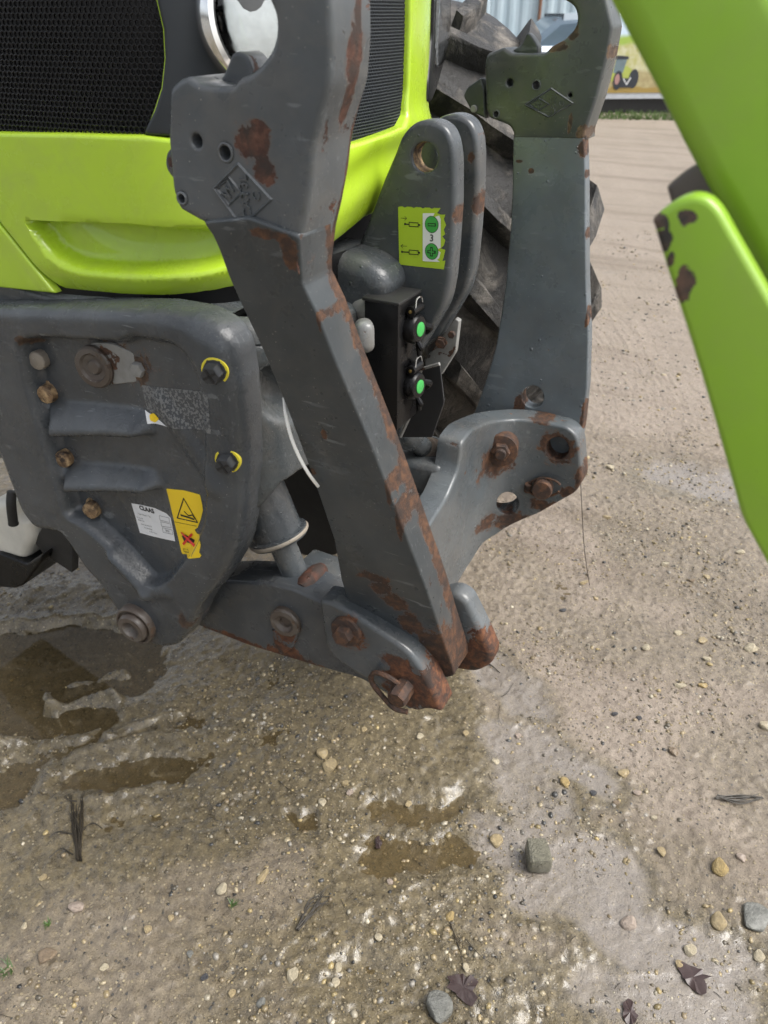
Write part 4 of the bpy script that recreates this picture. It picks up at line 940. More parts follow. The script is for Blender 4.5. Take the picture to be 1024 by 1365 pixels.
for i in range(len(rp)-1):
    for k in range(40): Fc.append((i*40+k, i*40+(k+1) % 40, (i+1)*40+(k+1) % 40, (i+1)*40+k))
local('rim', V, Fc, M_['dark'])
# ================================================================== SETTING AND OTHER THINGS
# ---------------- ground: one displaced sheet, fine near the camera, out to the horizon
def axis_pts(f0, f1, step, lo, hi, grow):
    a = list(np.arange(f0, f1, step)); d = step
    while a[-1] < hi: d *= grow; a.append(a[-1]+d)
    b = []; d = step; x = f0
    while x > lo: d *= grow; x -= d; b.append(x)
    return np.array(b[::-1]+a)
qs = axis_pts(.45, 2.7, .0055, -150, 600, 1.028); rs = axis_pts(-1.25, 1.35, .0055, -400, 400, 1.032)
RR, QQ = np.meshgrid(rs, qs)                         # r to the camera's right, q ahead
rr, qq = RR.ravel(), QQ.ravel()
def g2(u, v):                                        # photo pixel -> (r, q) on the ground
    p = atZ(u, v)-CAM; return (p.x*RV.x+p.y*RV.y, p.x*FH.x+p.y*FH.y)
def to_world(r, q): return CAM.x+r*RV.x+q*FH.x, CAM.y+r*RV.y+q*FH.y
pools = [(-60, 905, 175, 886, .12, .011), (60, 1000, 260, 960, .05, .008),   # u1,v1,u2,v2, half width m, depth m : shallow ruts that hold water
    (-60, 868, 205, 850, .055, .022), (-60, 914, 170, 892, .075, .024), (-60, 968, 90, 958, .065, .022), (80, 965, 150, 955, .03, .012), (-40, 1060, 30, 1046, .05, .014),
    (110, 1049, 245, 1030, .042, .015), (380, 1102, 410, 1098, .016, .008), (225, 1038, 262, 1025, .02, .010), (520, 1094, 625, 1075, .035, .0085), (500, 1152, 600, 1140, .042, .0085),
    (690, 1000, 720, 1090, .06, .009), (740, 1010, 800, 1050, .04, .007), (720, 1190, 815, 1215, .055, .010), (640, 1120, 700, 1140, .04, .008), (760, 1165, 800, 1175, .06, .008), (820, 1240, 960, 1290, .05, .007), (800, 1330, 960, 1345, .05, .008),
    (650, 880, 700, 940, .04, .006), (560, 870, 600, 1000, .05, .006), (300, 1010, 420, 960, .05, .006), (330, 900, 520, 930, .05, .005), (470, 1290, 560, 1330, .04, .006), (600, 1350, 700, 1365, .04, .007), (900, 640, 1000, 660, .10, .006), (150, 1110, 330, 1080, .04, .006)]
wx = (fbm(rr*9, qq*9, 3, 50)-.5)*.09; wy = (fbm(rr*9+40, qq*9, 3, 60)-.5)*.09
near = np.exp(-np.maximum(qq-3.2, 0)/6.0)
h = .0155+.015*(fbm(rr*1.7, qq*1.7, 3, 1)-.5)+.016*(fbm(rr*6, qq*6, 4, 2)-.5)
h += .0045*near*(fbm(rr*22, qq*22, 4, 3, .6)-.5)
cell = vnoise(rr*70, qq*70, 31); cell2 = vnoise(rr*120, qq*120, 33)
h += near*(.0055*np.maximum(cell-.55, 0)*2+.0035*np.maximum(cell2-.5, 0)*2)
wet = np.zeros(len(rr)); silt = np.zeros(len(rr))
def near_ix(a, c, m): return np.nonzero((rr > min(a[0], c[0])-m) & (rr < max(a[0], c[0])+m) & (qq > min(a[1], c[1])-m) & (qq < max(a[1], c[1])+m))[0]
for u1, v1, u2, v2, w_, dep in pools:
    a, c = np.array(g2(u1, v1)), np.array(g2(u2, v2)); ix = near_ix(a, c, w_*4+.06); A = np.stack([rr[ix]+wx[ix], qq[ix]+wy[ix]], 1); sl_ = seglen(A, a, c)
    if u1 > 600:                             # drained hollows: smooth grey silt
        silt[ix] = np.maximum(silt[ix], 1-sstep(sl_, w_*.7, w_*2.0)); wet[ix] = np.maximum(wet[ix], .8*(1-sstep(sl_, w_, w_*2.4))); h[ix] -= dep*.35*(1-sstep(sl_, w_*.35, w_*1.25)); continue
    h[ix] -= (dep*1.15+.004)*(1-sstep(sl_, w_*.15, w_*1.7)); wet[ix] = np.maximum(wet[ix], 1-sstep(sl_, w_, w_*4))
# mud ridges pushed up between the ruts
for u1, v1, u2, v2, w_, up in ((0, 884, 170, 868, .016, .022), (70, 950, 150, 935, .018, .030), (90, 915, 165, 905, .02, .026), (0, 1000, 110, 985, .02, .02), (60, 930, 80, 962, .016, .026), (150, 985, 230, 955, .014, .018), (150, 900, 200, 895, .02, .02), (100, 1010, 250, 985, .015, .014), (120, 1075, 240, 1050, .012, .012), (0, 838, 160, 828, .02, .018), (40, 800, 140, 790, .06, .02), (470, 1215, 570, 1180, .012, .003)):
    a, c = np.array(g2(u1, v1)), np.array(g2(u2, v2)); ix = near_ix(a, c, w_*3+.04); A = np.stack([rr[ix]+wx[ix]*.5, qq[ix]+wy[ix]*.5], 1); dd = seglen(A, a, c)
    h[ix] += up*np.exp(-(dd/w_)**2)*(.45+1.1*fbm(rr[ix]*26, qq[ix]*26, 3, 7))
# lines of old tyre tracks farther off
far = sstep(qq, 2.6, 5)
h += far*.022*(fbm((rr*.92+qq*.1)*.5, (qq-rr*.06)*3.2, 4, 21)-.5)
h = np.where(qq > 25, .01, h); h = h*(1-.55*silt)+.55*silt*.0062
wet = np.clip(wet+.5*sstep(.55-fbm(rr*2.2, qq*2.2, 3, 12), -.05, .2), 0, 1)
# soaked stretch with the tractor's shade and reflection painted in; yard beyond drained
wet = np.clip(wet*(1-.8*sstep(qq+.5*rr, 2.3, 4.0))+.62*(1-sstep(rr+.18*(qq-1.5)+.35*(fbm(rr*3, qq*3, 3, 77)-.5), .02, .28)), 0, 1)
X, Y = to_world(rr, qq)
me = bpy.data.meshes.new('ground'); ni, nj = len(qs), len(rs); nv = ni*nj
me.vertices.add(nv); me.vertices.foreach_set('co', np.stack([X, Y, h], 1).astype(np.float32).ravel())
ii, jj = np.meshgrid(np.arange(ni-1), np.arange(nj-1), indexing='ij'); a = (ii*nj+jj).ravel()
quads = np.stack([a, a+1, a+nj+1, a+nj], 1).astype(np.int32); nq = len(quads)
me.loops.add(nq*4); me.loops.foreach_set('vertex_index', quads.ravel()); me.polygons.add(nq)
me.polygons.foreach_set('loop_start', np.arange(0, nq*4, 4, dtype=np.int32)); me.polygons.foreach_set('loop_total', np.full(nq, 4, np.int32)); me.polygons.foreach_set('use_smooth', np.ones(nq, bool))
me.update(calc_edges=True)
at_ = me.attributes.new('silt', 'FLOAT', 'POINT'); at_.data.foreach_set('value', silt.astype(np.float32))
at_ = me.attributes.new('wet', 'FLOAT', 'POINT'); at_.data.foreach_set('value', wet.astype(np.float32))
b = NB('wet_gravelly_mud'); co = b.co(); wt = b.n('ShaderNodeAttribute', attribute_name='wet').outputs['Fac']
n1 = b.noise(co, 3.2, 6, .68); n2 = b.noise(co, 48, 5, .74); n3 = b.noise(co, 330, 3, .7)
mpt = b.n('ShaderNodeMapping'); b.set(mpt.inputs[0], co); mpt.inputs['Rotation'].default_value = (0, 0, -AL-.05); mpt.inputs['Scale'].default_value = (.35, 3.2, 1); nt_ = b.noise(mpt.outputs[0], 1.0, 5, .62)
dry = b.mix(b.mapr(n2, .32, .68), (.215, .172, .135), (.37, .315, .26))
dry = b.mix(b.mapr(n1, .4, .7, 0, .6), dry, (.27, .225, .18)); dry = b.mix(b.mapr(nt_, .50, .64, 0, .55), dry, (.15, .115, .085))
wet_shade_c = b.mix(b.mapr(n2, .38, .62), (.072, .055, .027), (.190, .150, .080))  # soaked mud, darkened further in colour for the shade beside the tractor
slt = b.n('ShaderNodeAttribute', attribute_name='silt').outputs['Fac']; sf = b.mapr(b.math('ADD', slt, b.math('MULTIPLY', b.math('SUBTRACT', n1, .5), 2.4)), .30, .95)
c = b.mix(b.math('MULTIPLY', sf, .72), b.mix(wt, dry, wet_shade_c), b.mix(n2, (.19, .165, .145), (.25, .22, .195)))
vc = b.n('ShaderNodeTexVoronoi', feature='F1'); b.set(vc.inputs['Vector'], co); vc.inputs['Scale'].default_value = 135
sep = b.n('ShaderNodeSeparateColor'); b.t.links.new(vc.outputs['Color'], sep.inputs[0])
peb = b.math('MULTIPLY', b.mapr(vc.outputs['Distance'], .42, .34), b.math('GREATER_THAN', sep.outputs[0], .70))
pc = b.mix(sep.outputs[1], (.13, .10, .06), (.42, .35, .22)); pc = b.mix(b.math('GREATER_THAN', sep.outputs[2], .88), pc, (.05, .05, .05))
c = b.mix(b.math('MULTIPLY', peb, b.math('SUBTRACT', .8, b.math('MULTIPLY', sf, .6))), c, pc)
c = b.mix(b.mapr(n3, .56, .70, 0, .75), c, (.05, .038, .025))  # dark specks paint tiny shadows between the grit
c = b.mix(b.mapr(n3, .40, .28, 0, .5), c, (.42, .36, .27))
rg = b.mixf(wt, b.mapr(n2, .3, .7, .55, .85), b.mapr(n2, .35, .65, .22, .6))
hh = b.math('ADD', b.math('ADD', b.math('MULTIPLY', n2, 1.0), b.math('MULTIPLY', n3, .6)), b.math('MULTIPLY', peb, .5))
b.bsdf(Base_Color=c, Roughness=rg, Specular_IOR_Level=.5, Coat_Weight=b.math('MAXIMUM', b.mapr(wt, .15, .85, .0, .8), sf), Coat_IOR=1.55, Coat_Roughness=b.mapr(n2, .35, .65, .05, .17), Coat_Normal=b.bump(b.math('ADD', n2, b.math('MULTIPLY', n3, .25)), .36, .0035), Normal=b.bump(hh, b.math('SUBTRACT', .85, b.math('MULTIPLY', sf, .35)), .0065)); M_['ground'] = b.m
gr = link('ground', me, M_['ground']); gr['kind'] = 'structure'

# muddy water standing in the ruts
b = NB('muddy_water'); co = b.co()
df = b.n('ShaderNodeBsdfDiffuse'); df.inputs[0].default_value = (.15, .115, .062, 1); tr_ = b.n('ShaderNodeBsdfTransparent'); tr_.inputs[0].default_value = (.92, .87, .76, 1)
m1 = b.n('ShaderNodeMixShader'); m1.inputs[0].default_value = .30; b.t.links.new(tr_.outputs[0], m1.inputs[1]); b.t.links.new(df.outputs[0], m1.inputs[2])
gl = b.n('ShaderNodeBsdfGlossy'); gl.inputs['Roughness'].default_value = .015; nb = b.bump(b.noise(co, 9, 3, .5), .04, .01); b.t.links.new(nb, gl.inputs['Normal'])
fr = b.n('ShaderNodeFresnel'); fr.inputs[0].default_value = 1.36; b.t.links.new(nb, fr.inputs['Normal'])
m2 = b.n('ShaderNodeMixShader'); b.t.links.new(fr.outputs[0], m2.inputs[0]); b.t.links.new(m1.outputs[0], m2.inputs[1]); b.t.links.new(gl.outputs[0], m2.inputs[2]); b.t.links.new(m2.outputs[0], b.out.inputs[0])
WZ = .0055
cr = [to_world(*p) for p in ((-2.6, .3), (1.9, .3), (1.9, 3.3), (-2.6, 3.3))]
wm = bpy.data.meshes.new('puddle_water'); wm.from_pydata([(x, y, WZ) for x, y in cr], [], [(0, 1, 2, 3)]); pw = link('puddle_water', wm, b.m); pw['kind'] = 'structure'

# ground height lookup for everything that lies on it
Hg = h.reshape(ni, nj)
def gh(r, q):
    i = np.clip(np.searchsorted(qs, q)-1, 0, ni-2); j = np.clip(np.searchsorted(rs, r)-1, 0, nj-2)
    return np.maximum(Hg[i, j], Hg[i+1, j+1])

# ---------------- gravel: loose small stones, uncountable
def stone_mat():
    b = NB('wet_pebble'); co = b.co(); cl = b.n('ShaderNodeAttribute', attribute_name='stone_colour').outputs['Color']
    nz = b.noise(co, 130, 5, .65); c = b.vec('MULTIPLY', cl, b.mix(b.mapr(nz, .3, .7), (.7, .68, .62), (1.15, 1.14, 1.1)))
    b.bsdf(Base_Color=c, Roughness=b.mapr(nz, .3, .7, .22, .5), Coat_Weight=.3, Coat_Roughness=.15, Normal=b.bump(nz, .4, .002)); return b.m
M_['stone'] = stone_mat()
bm = bmesh.new(); bmesh.ops.create_icosphere(bm, subdivisions=1, radius=1); ico_v = np.array([v.co[:] for v in bm.verts]); ico_f = np.array([[v.index for v in f.verts] for f in bm.faces]); bm.free()
pal = np.array([(.40, .32, .19), (.47, .40, .27), (.30, .235, .145), (.34, .27, .155), (.22, .18, .12), (.52, .47, .37), (.15, .13, .10), (.06, .06, .06), (.30, .28, .25), (.42, .33, .16)])
rng = np.random.default_rng(3)
def gravel(name, N, smin, smax, rect, mask, seedv):
    r = rng.uniform(rect[0], rect[1], N); q = rng.uniform(rect[2], rect[3], N)
    k = rng.random(N) < mask(r, q); r, q = r[k], q[k]; n = len(r)
    s = smin*(smax/smin)**(rng.random(n)**3.2)
    sc3 = np.stack([s*rng.uniform(.8, 1.35, n), s*rng.uniform(.7, 1.1, n), s*rng.uniform(.45, .8, n)], 1)
    nvt = len(ico_v); jit = 1+rng.uniform(-.22, .22, (n, nvt, 1)); V = ico_v[None]*jit*sc3[:, None]
    a = rng.uniform(0, 6.28, n); ca, sa = np.cos(a)[:, None], np.sin(a)[:, None]
    x = V[..., 0]*ca-V[..., 1]*sa; y = V[..., 0]*sa+V[..., 1]*ca
    wx_, wy_ = to_world(r, q); z = gh(r, q)+sc3[:, 2]*rng.uniform(-.6, .12, n)
    P = np.stack([x+wx_[:, None], y+wy_[:, None], V[..., 2]+z[:, None]], 2).reshape(-1, 3)
    Fi = (ico_f[None]+(np.arange(n)*nvt)[:, None, None]).reshape(-1, 3).astype(np.int32)
    col = pal[rng.integers(0, len(pal), n)]*rng.uniform(.4, .95, (n, 1)); col = np.repeat(col, nvt, 0); col = np.concatenate([col, np.ones((len(col), 1))], 1)
    m = bpy.data.meshes.new(name); m.vertices.add(len(P)); m.vertices.foreach_set('co', P.astype(np.float32).ravel())
    m.loops.add(len(Fi)*3); m.loops.foreach_set('vertex_index', Fi.ravel()); m.polygons.add(len(Fi)); m.polygons.foreach_set('loop_start', np.arange(0, len(Fi)*3, 3, dtype=np.int32)); m.polygons.foreach_set('loop_total', np.full(len(Fi), 3, np.int32)); m.polygons.foreach_set('use_smooth', np.ones(len(Fi), bool))
    m.update(calc_edges=True); ca_ = m.attributes.new('stone_colour', 'FLOAT_COLOR', 'POINT'); ca_.data.foreach_set('color', col.astype(np.float32).ravel())
    o = link(name, m, M_['stone']); o['kind'] = 'stuff'; o['label'] = 'loose wet gravel strewn over the muddy yard'; return o
pden = lambda r, q: np.clip(2.6*(fbm(r*5, q*5, 3, 90)-.36), .04, 1)
gravel('gravel', 60000, .0012, .0075, (-1.2, 1.3, .55, 2.9), pden, 1)
gravel('gravel', 14000, .004, .013, (-.6, 3.2, 2.4, 6.5), pden, 2)

# ---------------- single stones one can pick out in the photograph
def stone_mesh(name, seed, sub=3, blocky=0.0):
    bm = bmesh.new(); bmesh.ops.create_icosphere(bm, subdivisions=sub, radius=1); rg_ = random.Random(seed); ph = [rg_.uniform(0, 6.28) for _ in range(9)]
    for v in bm.verts:
        c = v.co.copy(); k = 1+.13*math.sin(2.1*c.x+ph[0])*math.cos(1.7*c.y+ph[1])+.10*math.sin(3.3*c.z+2.2*c.x+ph[2])+.05*math.sin(5.1*c.y+ph[3])
        if blocky: m = max(abs(c.x), abs(c.y), abs(c.z)); k *= (1-blocky)+blocky/m*.82
        v.co = c*k
    cuts = [(Vector((rg_.gauss(0, 1), rg_.gauss(0, 1), rg_.gauss(0, .8))).normalized(), rg_.uniform(.62, .88)) for _ in range(9)]
    for v in bm.verts:
        for n_, d_ in cuts:
            e_ = v.co.dot(n_)-d_
            if e_ > 0: v.co -= n_*e_*.9
    m = bpy.data.meshes.new(name); bm.to_mesh(m); bm.free(); m.shade_smooth(); m.set_sharp_from_angle(angle=R(30)); return m
smesh = [stone_mesh('pebble', i) for i in range(7)]
def single_stone_mat(name, col):
    b = NB(name); co = b.co(); nz = b.noise(co, 2.2, 6, .68); c = b.vec('SCALE', b.mix(0.0, col, col), b.mapr(nz, .3, .7, .6, 1.25))
    b.bsdf(Base_Color=c, Roughness=b.mapr(nz, .3, .7, .25, .55), Coat_Weight=.2, Normal=b.bump(b.noise(co, 6, 5, .65), .5, .05)); return b.m
SM = {k: single_stone_mat('stone_'+k, c) for k, c in dict(cream=(.50, .43, .30), tan=(.40, .31, .17), ochre=(.40, .29, .12), grey=(.20, .20, .18), pink=(.40, .32, .26), brown=(.23, .17, .11), black=(.055, .055, .06), green=(.17, .16, .115)).items()}
def stone(u, v, wpx, hpx, col, label, name='pebble', me=None, group=None, ang=None, zs=.6, sink=.55):
    r, q = g2(u, v); z = float(gh(np.array([r]), np.array([q]))[0]); x, y = to_world(r, q)
    p = Vector((x, y, z)); dep = (p-CAM).dot(ray(CU, CV)); sx = wpx/FPX*dep/2; sy = hpx/FPX*dep/2*1.15
    m = me or smesh[(int(u)+int(v)) % 7]
    key = m.name+col
    if key not in mcache: mm = m.copy(); mm.materials.clear(); mm.materials.append(SM[col]); mcache[key] = mm
    o = bpy.data.objects.new(name, mcache[key]); C.objects.link(o)
    hz = min(sx, sy)*zs; o.location = (x, y, z+hz*(1-sink)-.001); o.scale = (sx, sy, hz); o.rotation_euler = (0, 0, AL+(ang if ang is not None else (u*7 % 13)/13*.8-.4))
    tag(o, label, 'stone', group); return o
mcache = {}
bmk = bmesh.new(); bmesh.ops.create_cube(bmk, size=1.7); bmesh.ops.bevel(bmk, geom=bmk.edges[:], offset=.22, segments=2, affect='EDGES', profile=.5); bmesh.ops.subdivide_edges(bmk, edges=bmk.edges[:], cuts=1)
rk = random.Random(4)
for v_ in bmk.verts: v_.co *= 1+rk.uniform(-.05, .05); v_.co.x *= 1-.10*v_.co.y
brick = bpy.data.meshes.new('stone_block'); bmk.to_mesh(brick); bmk.free(); brick.shade_smooth(); brick.set_sharp_from_angle(angle=R(45))
stone(715, 1152, 34, 36, 'green', 'squarish grey-green stone block standing in the wet middle of the yard', 'stone', brick, ang=.05, zs=.95, sink=.1)
stone(585, 1347, 40, 36, 'grey', 'large rounded grey stone at the bottom edge beside the dark leaf', 'stone', None, zs=.7)
stone(1006, 1230, 46, 34, 'grey', 'flat dark grey stone at the right edge of the frame', 'stone', None, zs=.45)
stone(440, 1028, 20, 24, 'tan', 'pale tan stone, larger of the two below the rusty fork', 'stone')
stone(430, 1012, 17, 16, 'tan', 'tan stone just above the larger one below the rusty fork', 'stone')
stone(298, 1194, 16, 15, 'cream', 'cream stone left of the small dark twig', 'stone')
stone(918, 1271, 17, 19, 'cream', 'bright cream pebble right of the wet middle patch', 'stone')
stone(958, 1164, 25, 22, 'ochre', 'orange-tan stone below the dark stick at right', 'stone')
stone(661, 1126, 22, 17, 'tan', 'tan stone just left of the grey-green block', 'stone')
stone(64, 1282, 28, 18, 'brown', 'brown flat stone near the lower left corner', 'stone')
stone(391, 1308, 16, 22, 'cream', 'pointed cream stone near the bottom, left of centre', 'stone')
stone(351, 1176, 12, 24, 'tan', 'long narrow tan stone left of the dark twig', 'stone')
stone(105, 1217, 24, 16, 'pink', 'pinkish stone right above the brown flat one at lower left', 'stone')
stone(752, 1049, 15, 15, 'ochre', 'round ochre pebble on the grey wet patch', 'stone')
stone(830, 1036, 18, 12, 'tan', 'tan pebble right of the grey wet patch', 'stone')
stone(838, 1235, 24, 18, 'pink', 'pink pebble left of the bright cream one', 'stone')
stone(956, 1236, 24, 22, 'tan', 'tan pebble left of the flat dark stone', 'stone')
stone(896, 1008, 14, 14, 'brown', 'brown pebble high on the right gravel', 'stone')
peb_list = []
for (u, v, w_, h_, c_) in ((142, 1296, 12, 9, 'cream'), (200, 1246, 12, 10, 'tan'), (430, 1075, 12, 12, 'cream'), (505, 1258, 11, 12, 'cream'), (460, 1050, 10, 10, 'tan'), (467, 1062, 10, 9, 'pink'), (600, 1228, 12, 14, 'ochre'), (620, 1300, 10, 12, 'cream'), (452, 1295, 10, 14, 'cream'), (448, 1316, 12, 12, 'cream'), (880, 1140, 12, 14, 'tan'), (1020, 975, 22, 16, 'cream'), (1000, 870, 20, 14, 'cream'), (935, 860, 14, 10, 'tan'), (860, 870, 12, 10, 'cream'), (940, 775, 10, 8, 'tan'), (885, 758, 11, 8, 'cream'), (812, 630, 12, 8, 'cream'), (808, 695, 12, 7, 'tan'), (905, 920, 16, 10, 'cream'), (935, 920, 14, 8, 'ochre'), (850, 965, 9, 7, 'black'), (818, 958, 9, 7, 'black'), (750, 817, 10, 7, 'black'), (778, 781, 14, 7, 'tan'), (902, 850, 14, 9, 'cream'), (940, 886, 12, 8, 'cream'), (920, 780, 9, 7, 'brown'), (985, 745, 14, 7, 'cream'), (1010, 1280, 18, 14, 'cream'), (985, 1150, 14, 12, 'pink'), (790, 1062, 10, 9, 'black'), (820, 1075, 10, 10, 'brown'), (848, 1062, 12, 10, 'pink'), (870, 1095, 9, 8, 'cream'), (905, 1290, 14, 12, 'tan'), (60, 1175, 10, 9, 'tan'), (35, 1240, 9, 9, 'cream'), (230, 1230, 9, 9, 'tan'), (255, 1278, 10, 9, 'grey'), (310, 1330, 12, 10, 'tan'), (350, 1345, 14, 12, 'grey'), (275, 1310, 10, 9, 'black'), (520, 1180, 10, 9, 'pink'), (545, 1075, 10, 9, 'tan'), (560, 990, 10, 9, 'cream'), (485, 980, 9, 8, 'tan'), (620, 985, 10, 8, 'tan'), (660, 1020, 12, 9, 'cream'), (690, 985, 10, 8, 'pink')):
    peb_list.append((u, v, w_, h_, c_))
marks = {'grey-green stone block': (715, 1152), 'dark purple leaf': (616, 1325), 'rusty fork nose': (600, 935), 'dark stick on the right gravel': (983, 1068), 'dark stalk bundle': (105, 1110), 'small dark twig tuft': (415, 1220), 'flat dark stone at the right edge': (1006, 1230), 'foot of the hanging wire': (787, 782), 'lower corner of the green plate': (1005, 725)}
cnt_ = {}
for (u, v, w_, h_, c_) in sorted(peb_list, key=lambda t: min((t[0]-m[0])**2+(t[1]-m[1])**2 for m in marks.values())):
    k_ = min(marks, key=lambda q: (u-marks[q][0])**2+(v-marks[q][1])**2); dx, dy = u-marks[k_][0], v-marks[k_][1]
    dr_ = ('right of' if dx > 0 else 'left of') if abs(dx) > abs(dy) else ('below' if dy > 0 else 'above')
    ky = (c_, dr_, k_); cnt_[ky] = cnt_.get(ky, 0)+1
    stone(u, v, w_, h_, c_, 'small %s pebble %s the %s%s' % (c_, dr_, k_, ('', ', second nearest', ', third nearest', ', fourth nearest', ', fifth nearest')[cnt_[ky]-1]), group='small pebbles pressed into the mud')

# ---------------- twigs, straw and leaves
M_['twig'] = plain('wet_dark_plant_matter', (.030, .024, .016), .5, bump=.3, bscale=120)
M_['leaf'] = plain('rotten_leaf', (.045, .028, .026), .38, bump=.4, bscale=90, var=.3)
def gpt(u, v, dz=.004):
    r, q = g2(u, v); x, y = to_world(r, q); return Vector((x, y, max(float(gh(np.array([r]), np.array([q]))[0]), WZ)+dz))
def twigs(name, label, paths, rad):
    o0 = None; V, Fc = [], []
    for k, pth in enumerate(paths):
        pts = spline([gpt(u, v, .003+.002*(k % 3)) for u, v in pth], 5); n = len(pts); up = Vector((0, 0, 1)); b0 = len(V)
        for i, p in enumerate(pts):
            t = (pts[min(i+1, n-1)]-pts[max(i-1, 0)]).normalized(); x = up.cross(t).normalized(); rd = rad*(1-.6*i/n)*(1 if k == 0 else .7)
            for j in range(5): a = 2*math.pi*j/5; V.append(p+(x*math.cos(a)+up*math.sin(a))*rd)
        for i in range(n-1):
            for j in range(5): Fc.append((b0+i*5+j, b0+i*5+(j+1) % 5, b0+(i+1)*5+(j+1) % 5, b0+(i+1)*5+j))
    o = mesh_obj(name, V, Fc, M_['twig'], None); return tag(o, label, name.split('_')[0] if '_' not in name else 'twig')
rt = random.Random(5)
def tuft(base, tip, n, spread): return [[(base[0]+rt.uniform(-spread, spread)*.5, base[1]+rt.uniform(-4, 4)), ((base[0]+tip[0])/2+rt.uniform(-spread, spread), (base[1]+tip[1])/2+rt.uniform(-12, 12)), (tip[0]+rt.uniform(-spread, spread)*1.5, tip[1]+rt.uniform(-6, 26)*(1 if abs(tip[1]-base[1]) > 30 else .3))] for _ in range(n)]
twigs('twig_bundle', 'dark wet bundle of plant stalks lying in the mud at lower left', tuft((108, 1150), (104, 1065), 16, 7)+[[(100, 1118), (80, 1115), (68, 1122)], [(100, 1146), (84, 1138), (68, 1150)], [(112, 1112), (125, 1102), (138, 1108)], [(105, 1075), (95, 1075), (90, 1068)]], .0026)
twigs('twig_bundle', 'small dark twig tuft lying right of the cream stone', tuft((398, 1245), (434, 1192), 9, 4), .0022)
twigs('twig_bundle', 'dark wet stick lying on the right gravel', tuft((952, 1070), (1012, 1066), 8, 4), .0024)
twigs('twig', 'short black twig beside the rusty fork tip', [[(648, 888), (656, 893), (666, 901)]], .0028)
twigs('twig', 'thin bent straw on the mud beside the far gravel', [[(668, 935), (676, 928), (684, 915)], [(665, 950), (664, 965), (668, 972)]], .0011)
twigs('twig', 'thin dark straw pressed in the mud below the fork', [[(600, 1240), (612, 1275), (618, 1305)], [(620, 1262), (640, 1285), (660, 1298)]], .0013)
twigs('twig', 'thin brown straw on the brown mud, upper middle', [[(372, 1048), (384, 1058), (398, 1068)]], .0011)
def leaf(u, v, wpx, hpx, label, seed):
    rl = random.Random(seed); c = gpt(u, v, .004); dep = (c-CAM).dot(ray(CU, CV)); k = 22; V = [c+Vector((0, 0, .001))]
    for i in range(k):
        a = 2*math.pi*i/k; rad_ = (.8+.4*rl.random())*(1+.22*math.sin(2.5*a+seed))
        p = c+RV*math.cos(a)*wpx/FPX*dep/2*rad_+FH*math.sin(a)*hpx/FPX*dep/2*1.3*rad_; p.z = c.z+rl.uniform(-.002, .003); V.append(p)
    n = len(V); V2 = V+[p-Vector((0, 0, .0012)) for p in V]
    Fc = [(0, i+1, (i+1) % k+1) for i in range(k)]+[(n, n+(i+1) % k+1, n+i+1) for i in range(k)]+[(i+1, n+i+1, n+(i+1) % k+1, (i+1) % k+1) for i in range(k)]
    tag(mesh_obj('dead_leaf', V2, Fc, M_['leaf'], None), label, 'leaf')
leaf(616, 1325, 34, 30, 'dark purple rotten leaf beside the large stone at the bottom', 1)
leaf(922, 1308, 34, 26, 'brownish rotten leaf at lower right', 2)
leaf(505, 1127, 10, 12, 'tiny dark leaf scrap on the brown mud', 3)
leaf(838, 1355, 20, 22, 'dark leaf scrap at the bottom edge, right of centre', 4)
# scraps of straw and fibre trodden into the mud
V, Fc = [], []
for i in range(520):
    r_, q_ = rt.uniform(-.9, 1.2), .62+rt.random()**1.3*2.2; a = rt.uniform(0, 3.14); l = rt.uniform(.006, .022); wd_ = rt.uniform(.0006, .0014); cv = rt.uniform(-.4, .4); b0 = len(V)
    for k in range(4):
        t = k/3-.5; aa = a+cv*t; rr_ = r_+math.cos(aa)*l*t; qq_ = q_+math.sin(aa)*l*t; x, y = to_world(rr_, qq_); z = max(float(gh(np.array([rr_]), np.array([qq_]))[0]), WZ)+.0012
        sx_, sy_ = -math.sin(aa)*wd_/2, math.cos(aa)*wd_/2; V += [(x-sx_, y-sy_, z), (x+sx_, y+sy_, z), (x, y, z+wd_*.6)]
    for k in range(3): o_ = b0+k*3; Fc += [(o_, o_+3, o_+5, o_+2), (o_+2, o_+5, o_+4, o_+1)]
sd_o = mesh_obj('straw_debris', V, Fc, M_['twig'], None, smooth=False); sd_o['kind'] = 'stuff'; sd_o['label'] = 'dark scraps of straw trodden into the mud'
# tiny green weeds
M_['weed'] = plain('green_weed', (.055, .10, .022), .5, var=.4)
def weed(u, v, label, n, size, seed):
    rw = random.Random(seed); V, Fc = [], []; c = gpt(u, v, -.002)
    for i in range(n):
        a = rw.uniform(0, 6.28); l = size*rw.uniform(.6, 1.1); b0 = len(V); d = Vector((math.cos(a), math.sin(a), .8)); s = Vector((-math.sin(a), math.cos(a), 0))*.0012
        p = c+Vector((rw.uniform(-.5, .5), rw.uniform(-.5, .5), 0))*size*.7; V += [p-s, p+s, p+d*l*.5+s*.8, p+d*l*.5-s*.8, p+d*l*.8+Vector((d.x, d.y, 0))*l*.3, p+Vector((0, 0, -.001))]
        Fc += [(b0, b0+1, b0+2, b0+3), (b0+3, b0+2, b0+4)]
    tag(mesh_obj('weed', V, Fc, M_['weed'], None, smooth=False), label, 'weed')
weed(312, 1212, 'small green weed sprig below the cream stone', 14, .014, 1); weed(14, 1300, 'small green weed at the lower left edge', 18, .022, 2); weed(66, 1238, 'tiny green weed sprouts among the lower left gravel', 12, .012, 3)

